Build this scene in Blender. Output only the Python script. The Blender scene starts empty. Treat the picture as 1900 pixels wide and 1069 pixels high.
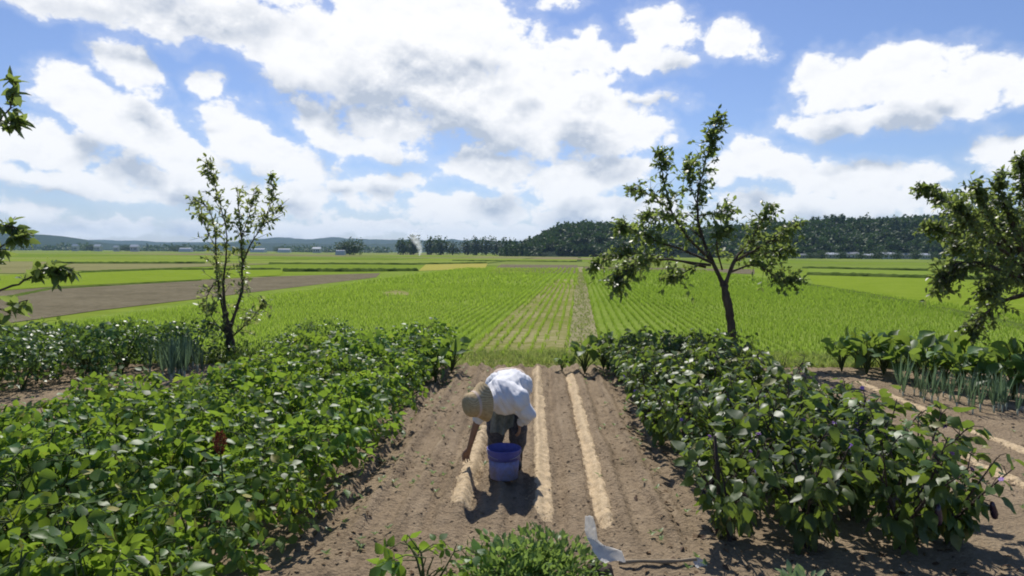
import bpy, bmesh, math, random
import numpy as np
from mathutils import Vector, Matrix

SC = bpy.context.scene
COL = SC.collection
rng = np.random.default_rng(7)
random.seed(7)
R = math.radians

# ------------------------------------------------------------------ camera
FPX, CX, CY = 1267.0, 950.0, 534.5          # photograph is 1900 x 1069
CAM_H = 2.2
cam_d = bpy.data.cameras.new("camera")
cam_d.lens, cam_d.sensor_width = 24.0, 36.0
cam_d.clip_start, cam_d.clip_end = 0.05, 30000
cam = bpy.data.objects.new("camera", cam_d)
COL.objects.link(cam)
CAM_M = Matrix.Rotation(R(90 - 3.0), 4, 'X') @ Matrix.Rotation(R(0.4), 4, 'Z')
cam.matrix_world = Matrix.Translation((0, 0, CAM_H)) @ CAM_M
SC.camera = cam
SC.render.resolution_x, SC.render.resolution_y = 1024, 576

# ------------------------------------------------------------------ sun, exposure
SUN_EL, SUN_AZ = 51.0, -6.0                 # azimuth from +Y towards +X
s_el, s_az = R(SUN_EL), R(SUN_AZ)
SUN_DIR = Vector((math.sin(s_az) * math.cos(s_el), math.cos(s_az) * math.cos(s_el), math.sin(s_el)))
sun_d = bpy.data.lights.new("sun", 'SUN')
sun_d.energy, sun_d.angle, sun_d.color = 4.6, R(0.5), (1.0, 0.95, 0.87)
sun = bpy.data.objects.new("sun", sun_d)
COL.objects.link(sun)
sun.rotation_euler = SUN_DIR.to_track_quat('Z', 'Y').to_euler()
SC.view_settings.view_transform = 'Standard'
SC.view_settings.look = 'None'
SC.view_settings.exposure = 0.28
SC.view_settings.gamma = 1.0
SC.cycles.max_bounces = 7
SC.cycles.transparent_max_bounces = 8
SC.cycles.volume_bounces = 2
SC.cycles.filter_width = 1.9


def ray(px, py):
    d = CAM_M.to_3x3() @ Vector(((px - CX) / FPX, -(py - CY) / FPX, -1.0))
    return d


def G(px, py, z=0.0):
    """ground point (at height z) seen at photo pixel"""
    d = ray(px, py)
    t = (z - CAM_H) / d.z
    return Vector((d.x * t, d.y * t, z))


def P(px, py, depth):
    """point on the line of sight at the given distance along +Y"""
    d = ray(px, py)
    t = depth / d.y
    return Vector((d.x * t, depth, CAM_H + d.z * t))


# ------------------------------------------------------------------ world: Nishita sky with cumulus
SKY_STRENGTH = 0.1
world = bpy.data.worlds.new("World")
SC.world = world
world.use_nodes = True
WN, WL = world.node_tree.nodes, world.node_tree.links
WN.clear()


def azel(px, py):
    d = ray(px, py)
    return math.atan2(d.x, d.y), math.atan2(d.z, math.hypot(d.x, d.y))


# cumulus lobes: photo x, y, half width, half height, tilt (deg, clockwise), weight
LOBES = [
    (790, 60, 230, 110, 8, 1.25), (700, 110, 200, 105, 15, 1.2), (860, 175, 260, 95, 22, 1.2), (1060, 185, 120, 95, 0, 1.1),
    (1070, 110, 85, 50, 0, .95), (1120, 235, 110, 62, 5, 1.1), (545, 95, 120, 75, 20, 1.0), (610, 130, 110, 60, 30, 1.0), (880, 40, 80, 70, 0, 1.0), (960, 120, 60, 60, 0, .9),
    (1190, 110, 100, 30, 0, .75), (1215, 185, 55, 16, 10, .45),
    (230, 12, 270, 50, 5, .95), (430, 45, 190, 52, 6, .95), (330, -60, 420, 80, 0, 1.0), (80, 0, 60, 30, 20, .6),
    (238, 125, 92, 44, 42, .95), (375, 152, 32, 25, 20, .8),
    (150, 185, 105, 52, 10, 1.05), (240, 235, 130, 62, 28, 1.1), (330, 285, 130, 50, 25, 1.0), (70, 270, 160, 55, 0, 1.0),
    (440, 245, 85, 52, 15, 1.0), (520, 300, 110, 42, 10, .9), (590, 225, 60, 45, 40, .75), (720, 232, 90, 50, 8, .9), (690, 278, 95, 26, 4, .85), (620, 270, 60, 25, 0, .7),
    (905, 312, 95, 46, 4, 1.0), (1060, 335, 135, 58, 0, 1.05), (1150, 320, 90, 50, 0, .9),
    (1235, 48, 68, 52, 0, .95), (1360, 75, 60, 38, 20, .9), (1090, 57, 34, 20, 0, .65), (1030, 8, 48, 18, 0, .6), (1215, 110, 70, 30, 0, .8),
    (1655, 150, 165, 70, 0, 1.1), (1535, 165, 88, 62, 10, 1.0), (1725, 110, 75, 45, 0, 1.0), (1600, 222, 170, 28, 0, .95), (1790, 165, 110, 52, 0, 1.0), (1890, 145, 75, 52, 0, 1.0),
    (1880, 275, 90, 42, 0, .95), (1930, 300, 110, 60, 0, .9), (1390, 300, 85, 55, 8, 1.0), (1500, 325, 115, 42, 10, .95), (1620, 340, 130, 42, 0, .9), (1700, 325, 95, 24, 0, .6),
    (1450, 385, 230, 38, 0, .8), (1650, 380, 200, 42, 0, .85), (1240, 250, 32, 14, 20, .4),
    (110, 330, 200, 34, 6, .8), (330, 345, 170, 40, 4, .85), (520, 372, 200, 40, 0, .8), (700, 345, 120, 26, 0, .65), (880, 392, 200, 34, 0, .85), (1120, 400, 190, 34, 0, .85), (200, 425, 260, 20, 0, .7), (450, 425, 240, 20, 0, .7), (30, 395, 90, 22, 0, .6), (700, 425, 220, 22, 0, .75), (1000, 432, 260, 18, 0, .75),
]


def wmath(nt, op, a, b=None, c=None, clamp=False):
    n = nt.nodes.new('ShaderNodeMath')
    n.operation, n.use_clamp = op, clamp
    for i, v in enumerate((a, b, c)):
        if v is None:
            continue
        if isinstance(v, (int, float)):
            n.inputs[i].default_value = v
        else:
            nt.links.new(v, n.inputs[i])
    return n.outputs[0]


def lobe_group():
    g = bpy.data.node_groups.new("cloud_lobes", 'ShaderNodeTree')
    g.interface.new_socket("Vector", in_out='INPUT', socket_type='NodeSocketVector')
    g.interface.new_socket("Density", in_out='OUTPUT', socket_type='NodeSocketFloat')
    gi, go = g.nodes.new('NodeGroupInput'), g.nodes.new('NodeGroupOutput')
    acc = None
    sp = g.nodes.new('ShaderNodeSeparateXYZ')
    g.links.new(gi.outputs[0], sp.inputs[0])
    for (px, py, rx, ry, rot, w) in LOBES:
        a, e = azel(px, py)
        a1, e1 = azel(px + rx * 1.05, py)
        a2, e2 = azel(px, py - ry * 1.05)
        m = g.nodes.new('ShaderNodeMapping')
        m.vector_type = 'TEXTURE'
        m.inputs['Location'].default_value = (a, e, 0)
        m.inputs['Rotation'].default_value = (0, 0, -R(rot))
        m.inputs['Scale'].default_value = (abs(a1 - a), abs(e2 - e), 1e6)
        cb = g.nodes.new('ShaderNodeCombineXYZ')        # z carries the running value: keeps the evaluation sequential
        g.links.new(sp.outputs[0], cb.inputs[0]); g.links.new(sp.outputs[1], cb.inputs[1])
        if acc is not None:
            g.links.new(acc, cb.inputs[2])
        g.links.new(cb.outputs[0], m.inputs['Vector'])
        ln = g.nodes.new('ShaderNodeVectorMath')
        ln.operation = 'LENGTH'
        g.links.new(m.outputs[0], ln.inputs[0])
        f = wmath(g, 'MULTIPLY_ADD', ln.outputs['Value'], -w, w)
        acc = f if acc is None else wmath(g, 'SMOOTH_MAX', acc, f, 0.14)
    g.links.new(acc, go.inputs[0])
    return g


def texture_group():
    g = bpy.data.node_groups.new("cloud_billows", 'ShaderNodeTree')
    g.interface.new_socket("Vector", in_out='INPUT', socket_type='NodeSocketVector')
    g.interface.new_socket("Value", in_out='OUTPUT', socket_type='NodeSocketFloat')
    gi, go = g.nodes.new('NodeGroupInput'), g.nodes.new('NodeGroupOutput')
    sc = g.nodes.new('ShaderNodeMapping'); sc.inputs['Scale'].default_value = (1, 1.45, 1)
    g.links.new(gi.outputs[0], sc.inputs['Vector'])
    n1 = g.nodes.new('ShaderNodeTexNoise'); n1.noise_dimensions = '2D'
    n1.inputs['Scale'].default_value = 18; n1.inputs['Detail'].default_value = 8
    n1.inputs['Roughness'].default_value = 0.57
    g.links.new(sc.outputs[0], n1.inputs['Vector'])
    wv = g.nodes.new('ShaderNodeVectorMath'); wv.operation = 'MULTIPLY_ADD'
    g.links.new(n1.outputs['Color'], wv.inputs[0]); wv.inputs[1].default_value = (0.026, 0.026, 0)
    g.links.new(sc.outputs[0], wv.inputs[2])
    vo = g.nodes.new('ShaderNodeTexVoronoi'); vo.voronoi_dimensions = '2D'; vo.feature = 'SMOOTH_F1'
    vo.inputs['Scale'].default_value = 28; vo.inputs['Detail'].default_value = 3
    vo.inputs['Roughness'].default_value = 0.6; vo.inputs['Smoothness'].default_value = 0.3
    vo.normalize = True
    g.links.new(wv.outputs[0], vo.inputs['Vector'])
    fb = wmath(g, 'MULTIPLY', wmath(g, 'SUBTRACT', n1.outputs['Fac'], 0.5), 1.0)
    bil = wmath(g, 'MULTIPLY', wmath(g, 'SUBTRACT', 0.42, vo.outputs['Distance']), 0.85)
    g.links.new(wmath(g, 'ADD', fb, bil), go.inputs[0])
    return g


def build_world():
    nt = world.node_tree
    tc = WN.new('ShaderNodeTexCoord')
    sep = WN.new('ShaderNodeSeparateXYZ')
    WL.new(tc.outputs['Generated'], sep.inputs[0])
    x, y, z = sep.outputs
    az = wmath(nt, 'ARCTAN2', x, y)
    el = wmath(nt, 'ARCSINE', z)
    uv = WN.new('ShaderNodeCombineXYZ')
    WL.new(az, uv.inputs[0]); WL.new(el, uv.inputs[1])
    # warp
    wn = WN.new('ShaderNodeTexNoise')
    wn.noise_dimensions = '2D'
    wn.inputs['Scale'].default_value = 14
    wn.inputs['Detail'].default_value = 3
    WL.new(uv.outputs[0], wn.inputs['Vector'])
    wv = WN.new('ShaderNodeVectorMath'); wv.operation = 'MULTIPLY_ADD'
    WL.new(wn.outputs['Color'], wv.inputs[0])
    wv.inputs[1].default_value = (0.055, 0.04, 0)
    wv.inputs[2].default_value = (-0.0275, -0.02, 0)
    uvw = WN.new('ShaderNodeVectorMath'); uvw.operation = 'ADD'
    WL.new(uv.outputs[0], uvw.inputs[0]); WL.new(wv.outputs[0], uvw.inputs[1])
    grp = lobe_group()
    g1 = WN.new('ShaderNodeGroup'); g1.node_tree = grp
    WL.new(uvw.outputs[0], g1.inputs[0])
    up = WN.new('ShaderNodeVectorMath'); up.operation = 'ADD'
    WL.new(uvw.outputs[0], up.inputs[0]); up.inputs[1].default_value = (-0.01, 0.058, 0)
    g2 = WN.new('ShaderNodeGroup'); g2.node_tree = grp
    WL.new(up.outputs[0], g2.inputs[0])
    # billows: fine noise, squashed a little vertically
    tg = texture_group()
    t1 = WN.new('ShaderNodeGroup'); t1.node_tree = tg
    WL.new(uv.outputs[0], t1.inputs[0])
    off = WN.new('ShaderNodeVectorMath'); off.operation = 'ADD'
    WL.new(uv.outputs[0], off.inputs[0]); off.inputs[1].default_value = (-0.003, 0.011, 0)
    t2 = WN.new('ShaderNodeGroup'); t2.node_tree = tg
    WL.new(off.outputs[0], t2.inputs[0])
    tex = t1.outputs[0]
    d = wmath(nt, 'ADD', g1.outputs[0], tex)
    # coverage with crisp but soft rims
    cov = WN.new('ShaderNodeMapRange'); cov.interpolation_type = 'SMOOTHSTEP'
    cov.inputs['From Min'].default_value = 0.07; cov.inputs['From Max'].default_value = 0.42
    WL.new(d, cov.inputs['Value'])
    # self shading: how much cloud lies between here and the sun above
    d2 = wmath(nt, 'ADD', g2.outputs[0], wmath(nt, 'MULTIPLY', tex, 0.45))
    sh = WN.new('ShaderNodeMapRange'); sh.interpolation_type = 'SMOOTHSTEP'
    sh.inputs['From Min'].default_value = 0.26; sh.inputs['From Max'].default_value = 0.98
    WL.new(d2, sh.inputs['Value'])
    n2 = WN.new('ShaderNodeTexNoise'); n2.noise_dimensions = '2D'
    n2.inputs['Scale'].default_value = 6; n2.inputs['Detail'].default_value = 2.5
    WL.new(uv.outputs[0], n2.inputs['Vector'])
    relief = wmath(nt, 'MULTIPLY', wmath(nt, 'SUBTRACT', t2.outputs[0], t1.outputs[0]), 1.25)
    under = wmath(nt, 'SUBTRACT', g2.outputs[0], g1.outputs[0])        # > 0 in the lower half of a puff, < 0 in its sunlit top
    base = wmath(nt, 'MULTIPLY', sh.outputs[0], wmath(nt, 'ADD', wmath(nt, 'MULTIPLY_ADD', under, 0.95, 0.50), wmath(nt, 'MULTIPLY_ADD', n2.outputs['Fac'], 1.1, -0.55), clamp=True))
    inner = wmath(nt, 'MULTIPLY', cov.outputs[0], wmath(nt, 'ADD', wmath(nt, 'MULTIPLY', sh.outputs[0], .75), .3))
    shn = wmath(nt, 'ADD', base, wmath(nt, 'MULTIPLY', relief, inner), clamp=True)
    ccol = WN.new('ShaderNodeMix'); ccol.data_type = 'RGBA'
    WL.new(shn, ccol.inputs['Factor'])
    k = 1.0 / SKY_STRENGTH
    ccol.inputs['A'].default_value = (.86 * k, .86 * k, .87 * k, 1)
    ccol.inputs['B'].default_value = (0.43 * k, 0.48 * k, 0.57 * k, 1)
    sky = WN.new('ShaderNodeTexSky')
    sky.sky_type = 'NISHITA'; sky.sun_disc = False
    sky.sun_elevation = s_el; sky.sun_rotation = s_az
    sky.altitude = 0; sky.air_density = 1.0; sky.dust_density = 0.4; sky.ozone_density = 3.5
    # thin veil low over the plain
    mx = WN.new('ShaderNodeMix'); mx.data_type = 'RGBA'
    veil = WN.new('ShaderNodeMapRange'); veil.interpolation_type = 'SMOOTHSTEP'
    veil.inputs['From Min'].default_value = -0.30; veil.inputs['From Max'].default_value = 0.32
    veil.inputs['To Max'].default_value = 0.22
    WL.new(d, veil.inputs['Value'])
    WL.new(wmath(nt, 'MAXIMUM', cov.outputs[0], veil.outputs[0]), mx.inputs['Factor'])
    tint = WN.new('ShaderNodeMix'); tint.data_type = 'RGBA'; tint.blend_type = 'MULTIPLY'
    tint.inputs['Factor'].default_value = 1.0
    WL.new(sky.outputs[0], tint.inputs['A']); tint.inputs['B'].default_value = (.70, .73, .90, 1)
    WL.new(tint.outputs['Result'], mx.inputs['A'])
    WL.new(ccol.outputs['Result'], mx.inputs['B'])
    bg = WN.new('ShaderNodeBackground'); bg.inputs['Strength'].default_value = SKY_STRENGTH
    WL.new(mx.outputs['Result'], bg.inputs['Color'])
    out = WN.new('ShaderNodeOutputWorld')
    WL.new(bg.outputs[0], out.inputs['Surface'])
    world.cycles.sampling_method = 'MANUAL'
    world.cycles.sample_map_resolution = 512


build_world()

# ------------------------------------------------------------------ helpers
def vnoise(x, y, seed=0):
    """smooth value noise in [0,1] on arrays"""
    r = np.random.default_rng(seed).random((64, 64))
    xi, yi = np.floor(x).astype(int), np.floor(y).astype(int)
    fx, fy = x - xi, y - yi
    fx, fy = fx * fx * (3 - 2 * fx), fy * fy * (3 - 2 * fy)
    g = lambda a, b: r[a % 64, b % 64]
    return (g(xi, yi) * (1 - fx) + g(xi + 1, yi) * fx) * (1 - fy) + (g(xi, yi + 1) * (1 - fx) + g(xi + 1, yi + 1) * fx) * fy


def fbm(x, y, seed=0, oct=4, rough=0.5):
    v, a, t = 0, 1.0, 0
    for o in range(oct):
        v = v + a * vnoise(x * 2 ** o + 17.3 * o, y * 2 ** o + 9.1 * o, seed + o)
        t += a
        a *= rough
    return v / t


def mesh_np(name, V, faces, smooth=True):
    """faces: list of int arrays (n,k)"""
    me = bpy.data.meshes.new(name)
    V = np.asarray(V, dtype=np.float32)
    faces = [np.asarray(f, dtype=np.int32) for f in faces if len(f)]
    me.vertices.add(len(V))
    me.vertices.foreach_set("co", V.ravel())
    loops = np.concatenate([f.ravel() for f in faces])
    tot = np.concatenate([np.full(len(f), f.shape[1], dtype=np.int32) for f in faces])
    start = np.concatenate([[0], np.cumsum(tot)[:-1]]).astype(np.int32)
    me.loops.add(len(loops))
    me.loops.foreach_set("vertex_index", loops)
    me.polygons.add(len(tot))
    me.polygons.foreach_set("loop_start", start)
    me.polygons.foreach_set("loop_total", tot)
    me.polygons.foreach_set("use_smooth", np.full(len(tot), smooth, dtype=bool))
    me.update(calc_edges=True)
    return me


class Buf:
    """collects vertices and faces for ONE mesh"""
    def __init__(self):
        self.v, self.f, self.n = [], {}, 0

    def add(self, V, faces):
        V = np.asarray(V, dtype=float)
        for f in faces:
            f = np.asarray(f)
            if len(f):
                self.f.setdefault(f.shape[1], []).append(f + self.n)
        self.v.append(V)
        self.n += len(V)

    def mesh(self, name, smooth=True):
        return mesh_np(name, np.concatenate(self.v), [np.concatenate(x) for x in self.f.values()], smooth)

    def tube(self, pts, rad, seg=6, cap=True):
        pts = np.asarray(pts, dtype=float)
        n = len(pts)
        rad = np.broadcast_to(np.asarray(rad, dtype=float), (n,))
        tan = np.gradient(pts, axis=0)
        tan /= np.linalg.norm(tan, axis=1)[:, None] + 1e-9
        ref = np.array([0.13, 0.21, 0.97]) if abs(tan[0, 2]) < 0.9 else np.array([0.97, 0.1, 0.2])
        a = np.cross(tan, ref); a /= np.linalg.norm(a, axis=1)[:, None] + 1e-9
        b = np.cross(tan, a)
        th = np.arange(seg) * 2 * math.pi / seg
        V = pts[:, None, :] + rad[:, None, None] * (np.cos(th)[None, :, None] * a[:, None, :] + np.sin(th)[None, :, None] * b[:, None, :])
        i, j = np.meshgrid(np.arange(n - 1), np.arange(seg), indexing='ij')
        j2 = (j + 1) % seg
        F = np.stack([i * seg + j, i * seg + j2, (i + 1) * seg + j2, (i + 1) * seg + j], -1).reshape(-1, 4)
        fs = [F]
        V = V.reshape(-1, 3)
        if cap:
            V = np.concatenate([V, pts[[0, -1]]])
            c0, c1 = n * seg, n * seg + 1
            jj = np.arange(seg)
            fs.append(np.concatenate([np.stack([np.full(seg, c0), (jj + 1) % seg, jj], -1),
                                      np.stack([np.full(seg, c1), (n - 1) * seg + jj, (n - 1) * seg + (jj + 1) % seg], -1)]))
        self.add(V, fs)

    def box(self, lo, hi):
        x0, y0, z0 = lo; x1, y1, z1 = hi
        V = [(x0, y0, z0), (x1, y0, z0), (x1, y1, z0), (x0, y1, z0), (x0, y0, z1), (x1, y0, z1), (x1, y1, z1), (x0, y1, z1)]
        self.add(V, [[(0, 3, 2, 1), (4, 5, 6, 7), (0, 1, 5, 4), (1, 2, 6, 5), (2, 3, 7, 6), (3, 0, 4, 7)]])

    def lathe(self, prof, seg=32, origin=(0, 0, 0), axis=(0, 0, 1), wob=None):
        """profile of (radius, height)"""
        q = Vector((0, 0, 1)).rotation_difference(Vector(axis)).to_matrix()
        n = len(prof)
        V = []
        for k, (r, h) in enumerate(prof):
            for j in range(seg):
                a = 2 * math.pi * j / seg
                rr = r * (1 + (wob(a, k / (n - 1)) if wob else 0))
                hh = h + (wob(a + 2.1, k / (n - 1)) * r * 0.8 if wob else 0)
                V.append(tuple(q @ Vector((rr * math.cos(a), rr * math.sin(a), hh)) + Vector(origin)))
        F = [(i * seg + j, i * seg + (j + 1) % seg, (i + 1) * seg + (j + 1) % seg, (i + 1) * seg + j) for i in range(n - 1) for j in range(seg)]
        self.add(V, [F])


LEAF_T = {
    'fine': (np.array([.0, .14, .34, .6, .84, 1.]), np.array([.0, .62, 1., .82, .38, .0])),
    'mid': (np.array([.0, .3, .68, 1.]), np.array([.0, 1., .72, .0])),
    'low': (np.array([.0, .45, 1.]), np.array([.0, 1., .0])),
}


def leaves(buf, pos, dirv, up, L, width=0.6, fold=0.18, droop=0.15, kind='fine', wave=0.0):
    """pointed leaves with a folded midrib; pos/dirv/up (n,3), L (n,)"""
    pos, dirv, up = (np.asarray(a, dtype=float) for a in (pos, dirv, up))
    n = len(pos)
    L = np.broadcast_to(np.asarray(L, dtype=float), (n,))
    dirv = dirv / (np.linalg.norm(dirv, axis=1)[:, None] + 1e-9)
    side = np.cross(dirv, up); side /= np.linalg.norm(side, axis=1)[:, None] + 1e-9
    nor = np.cross(side, dirv)
    t, w = LEAF_T[kind]
    m = len(t)
    fold = np.broadcast_to(np.asarray(fold, dtype=float), (n,)); droop = np.broadcast_to(np.asarray(droop, dtype=float), (n,))
    rows = []
    mid = lambda k: pos + dirv * (t[k] * L)[:, None] - nor * (droop * t[k] ** 2 * L)[:, None]
    rows.append(mid(0)[:, None, :])
    for k in range(1, m - 1):
        c = mid(k)
        hw = w[k] * L * width * 0.5
        lift = hw * fold * 2
        wl = wave * L * rng.normal(size=n) if wave else 0
        wr = wave * L * rng.normal(size=n) if wave else 0
        a = c + side * hw[:, None] + nor * (lift + wl)[:, None]
        b = c - side * hw[:, None] + nor * (lift + wr)[:, None]
        rows += [a[:, None, :], c[:, None, :], b[:, None, :]]
    rows.append(mid(m - 1)[:, None, :])
    V = np.concatenate(rows, axis=1)            # n, 3(m-2)+2, 3
    nv = V.shape[1]
    tri = [(0, 1, 2), (0, 2, 3)]
    quad = []
    for k in range(m - 3):
        o = 1 + 3 * k
        quad += [(o, o + 3, o + 4, o + 1), (o + 1, o + 4, o + 5, o + 2)]
    o = 1 + 3 * (m - 3)
    tri += [(o, nv - 1, o + 1), (o + 1, nv - 1, o + 2)]
    base = (np.arange(n) * nv)[:, None, None]
    fs = [(np.array(tri)[None] + base).reshape(-1, 3)]
    if quad:
        fs.append((np.array(quad)[None] + base).reshape(-1, 4))
    buf.add(V.reshape(-1, 3), fs)


def unit(v):
    v = np.asarray(v, dtype=float)
    return v / (np.linalg.norm(v, axis=-1, keepdims=True) + 1e-9)


def rand_dirs(n):
    return unit(rng.normal(size=(n, 3)))


def obj(name, me, mat=None, parent=None, loc=None):
    if mat is not None and not me.materials:
        me.materials.append(mat)
    o = bpy.data.objects.new(name, me)
    COL.objects.link(o)
    if parent is not None:
        o.parent = parent
    if loc is not None:
        o.location = loc
    return o


def tag(o, label=None, cat=None, group=None, kind=None):
    if label: o['label'] = label
    if cat: o['category'] = cat
    if group: o['group'] = group
    if kind: o['kind'] = kind
    return o


def empty(name, loc, label, cat, group=None, rz=0.0, scale=1.0):
    o = bpy.data.objects.new(name, None)
    COL.objects.link(o)
    o.location = loc
    o.rotation_euler = (0, 0, rz)
    o.scale = (scale,) * 3
    o.empty_display_size = 0.1
    return tag(o, label, cat, group)


def copy_tree(o, parent=None):
    c = o.copy()
    COL.objects.link(c)
    if parent is not None:
        c.parent = parent
        c.matrix_parent_inverse.identity()
    for ch in list(o.children):
        copy_tree(ch, c)
    return c


# ------------------------------------------------------------------ materials
def new_mat(name):
    m = bpy.data.materials.new(name)
    m.use_nodes = True
    nt = m.node_tree
    nt.nodes.clear()
    out = nt.nodes.new('ShaderNodeOutputMaterial')
    return m, nt, out


def node(nt, typ, inputs=None, **kw):
    n = nt.nodes.new(typ)
    for k, v in kw.items():
        setattr(n, k, v)
    for k, v in (inputs or {}).items():
        if hasattr(v, 'is_output'):
            nt.links.new(v, n.inputs[k])
        else:
            n.inputs[k].default_value = v
    return n


def ramp(nt, fac, stops):
    n = nt.nodes.new('ShaderNodeValToRGB')
    e = n.color_ramp.elements
    while len(e) < len(stops):
        e.new(0.5)
    for i, (p, c) in enumerate(stops):
        e[i].position = p
        e[i].color = (*c, 1)
    nt.links.new(fac, n.inputs[0])
    return n.outputs[0]


def leaf_mat(name, cols, trans, trans_fac=0.38, rough=0.42, spec=0.5, under=None, patch=None, aged=None):
    """leaf blades: colour varies from leaf to leaf, light shines through"""
    m, nt, out = new_mat(name)
    geo = node(nt, 'ShaderNodeNewGeometry')
    col = ramp(nt, geo.outputs['Random Per Island'], [(i / (len(cols) - 1) * (.93 if aged else 1), c) for i, c in enumerate(cols)] + ([(.985, aged)] if aged else []))
    tc = node(nt, 'ShaderNodeTexCoord')
    ns = node(nt, 'ShaderNodeTexNoise', {'Vector': tc.outputs['Object'], 'Scale': 30.0, 'Detail': 3.0})
    val = wmath(nt, 'MULTIPLY_ADD', ns.outputs['Fac'], 0.7, 0.65)
    if patch:                                           # drifts of stronger and weaker growth across a field
        pn = node(nt, 'ShaderNodeTexNoise', {'Vector': tc.outputs['Object'], 'Scale': patch, 'Detail': 4.0, 'Roughness': .6})
        val = wmath(nt, 'MULTIPLY', val, wmath(nt, 'MULTIPLY_ADD', pn.outputs['Fac'], 1.2, 0.60))
        hue = wmath(nt, 'MULTIPLY_ADD', pn.outputs['Fac'], -0.05, 0.522)
    else:                                               # every plant a little different
        oi = node(nt, 'ShaderNodeObjectInfo')
        val = wmath(nt, 'MULTIPLY', val, wmath(nt, 'MULTIPLY_ADD', oi.outputs['Random'], 0.45, 0.80))
        hue = wmath(nt, 'MULTIPLY_ADD', oi.outputs['Random'], 0.03, 0.49)
    hsv = node(nt, 'ShaderNodeHueSaturation', {'Color': col, 'Value': val, 'Hue': hue})
    c = hsv.outputs[0]
    if under:
        mx = node(nt, 'ShaderNodeMix', data_type='RGBA')
        nt.links.new(geo.outputs['Backfacing'], mx.inputs['Factor'])
        nt.links.new(c, mx.inputs['A']); mx.inputs['B'].default_value = (*under, 1)
        c = mx.outputs['Result']
    p = node(nt, 'ShaderNodeBsdfPrincipled', {'Base Color': c, 'Roughness': rough, 'Specular IOR Level': spec})
    tcol = node(nt, 'ShaderNodeMix', {'Factor': 0.35}, data_type='RGBA')
    tcol.inputs['A'].default_value = (*trans, 1)
    nt.links.new(hsv.outputs[0], tcol.inputs['B'])
    t = node(nt, 'ShaderNodeBsdfTranslucent', {'Color': tcol.outputs['Result']})
    mix = node(nt, 'ShaderNodeMixShader', {0: trans_fac})
    nt.links.new(p.outputs[0], mix.inputs[1]); nt.links.new(t.outputs[0], mix.inputs[2])
    nt.links.new(mix.outputs[0], out.inputs[0])
    return m


def rough_mat(name, stops, scale=8.0, detail=6.0, rough=0.9, bump=0.3, bscale=None, spec=0.2, stretch=(1, 1, 1), dist=0.02):
    """matte surface with a mottled colour and a bumpy grain"""
    m, nt, out = new_mat(name)
    tc = node(nt, 'ShaderNodeTexCoord')
    mp = node(nt, 'ShaderNodeMapping', {'Vector': tc.outputs['Object'], 'Scale': stretch})
    n1 = node(nt, 'ShaderNodeTexNoise', {'Vector': mp.outputs[0], 'Scale': scale, 'Detail': detail, 'Roughness': 0.65})
    col = ramp(nt, n1.outputs['Fac'], stops)
    n2 = node(nt, 'ShaderNodeTexNoise', {'Vector': mp.outputs[0], 'Scale': bscale or scale * 4, 'Detail': 5.0, 'Roughness': 0.7})
    bp = node(nt, 'ShaderNodeBump', {'Height': n2.outputs['Fac'], 'Strength': bump, 'Distance': dist})
    p = node(nt, 'ShaderNodeBsdfPrincipled', {'Base Color': col, 'Roughness': rough, 'Specular IOR Level': spec, 'Normal': bp.outputs[0]})
    nt.links.new(p.outputs[0], out.inputs[0])
    return m


M = {}
M['bean'] = leaf_mat('bean_leaf', [(.036, .085, .018), (.052, .12, .022), (.074, .155, .026), (.105, .19, .032)], (.39, .57, .05), .42, .46, .38, aged=(.33, .30, .05))
M['bean_pale'] = leaf_mat('tall_bean_leaf', [(.03, .075, .018), (.05, .11, .025), (.075, .14, .04)], (.28, .42, .05), .34, .4, .45)
M['eggplant'] = leaf_mat('eggplant_leaf', [(.030, .060, .016), (.045, .085, .020), (.065, .11, .026), (.09, .14, .035)], (.34, .48, .05), .36, .46, .42, under=(.11, .15, .075), aged=(.22, .19, .06))
M['taro'] = leaf_mat('broad_leaf', [(.03, .08, .025), (.06, .13, .035), (.10, .17, .05)], (.38, .52, .06), .38, .5, .35)
M['yellow_leaf'] = leaf_mat('yellowing_leaf', [(.12, .18, .02), (.30, .32, .03), (.20, .26, .03)], (.55, .55, .04), .4, .45, .4)
M['leek'] = leaf_mat('leek_leaf', [(.06, .11, .06), (.085, .14, .08), (.12, .18, .11)], (.22, .34, .16), .3, .45, .4)
M['marigold'] = leaf_mat('marigold_leaf', [(.06, .12, .03), (.11, .19, .05), (.19, .27, .10)], (.38, .54, .10), .40, .45, .4)
M['pale_plant'] = leaf_mat('pale_leaf', [(.16, .24, .10), (.22, .31, .14), (.28, .36, .18)], (.34, .46, .16), .3, .5, .35)
M['persimmon'] = leaf_mat('persimmon_leaf', [(.034, .056, .02), (.052, .08, .026), (.08, .11, .034), (.12, .15, .05)], (.42, .54, .11), .44, .42, .45, under=(.10, .13, .07))
M['sapling'] = leaf_mat('sapling_leaf', [(.08, .12, .05), (.12, .17, .06), (.18, .22, .09), (.28, .26, .09)], (.48, .56, .14), .45, .4, .5)
M['rice'] = leaf_mat('rice_blade', [(.10, .185, .025), (.14, .23, .032), (.185, .275, .045), (.27, .32, .085)], (.49, .68, .065), .52, .6, .2, patch=.12)
M['rice_dark'] = leaf_mat('rice_blade_dark', [(.085, .15, .02), (.12, .19, .025), (.165, .23, .04)], (.43, .62, .065), .52, .6, .2, patch=.10)
M['verge'] = leaf_mat('verge_blade', [(.08, .13, .025), (.14, .19, .05), (.22, .24, .09), (.36, .32, .16)], (.42, .52, .10), .45, .6, .2)
M['forest'] = leaf_mat('forest_leaf', [(.016, .036, .012), (.028, .058, .017), (.045, .082, .022), (.075, .12, .03)], (.08, .15, .03), .2, .6, .2, patch=.045)
M['dry_leaf'] = leaf_mat('dry_leaf', [(.10, .06, .03), (.16, .10, .05), (.07, .04, .025)], (.2, .12, .05), .15, .7, .2)
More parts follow.
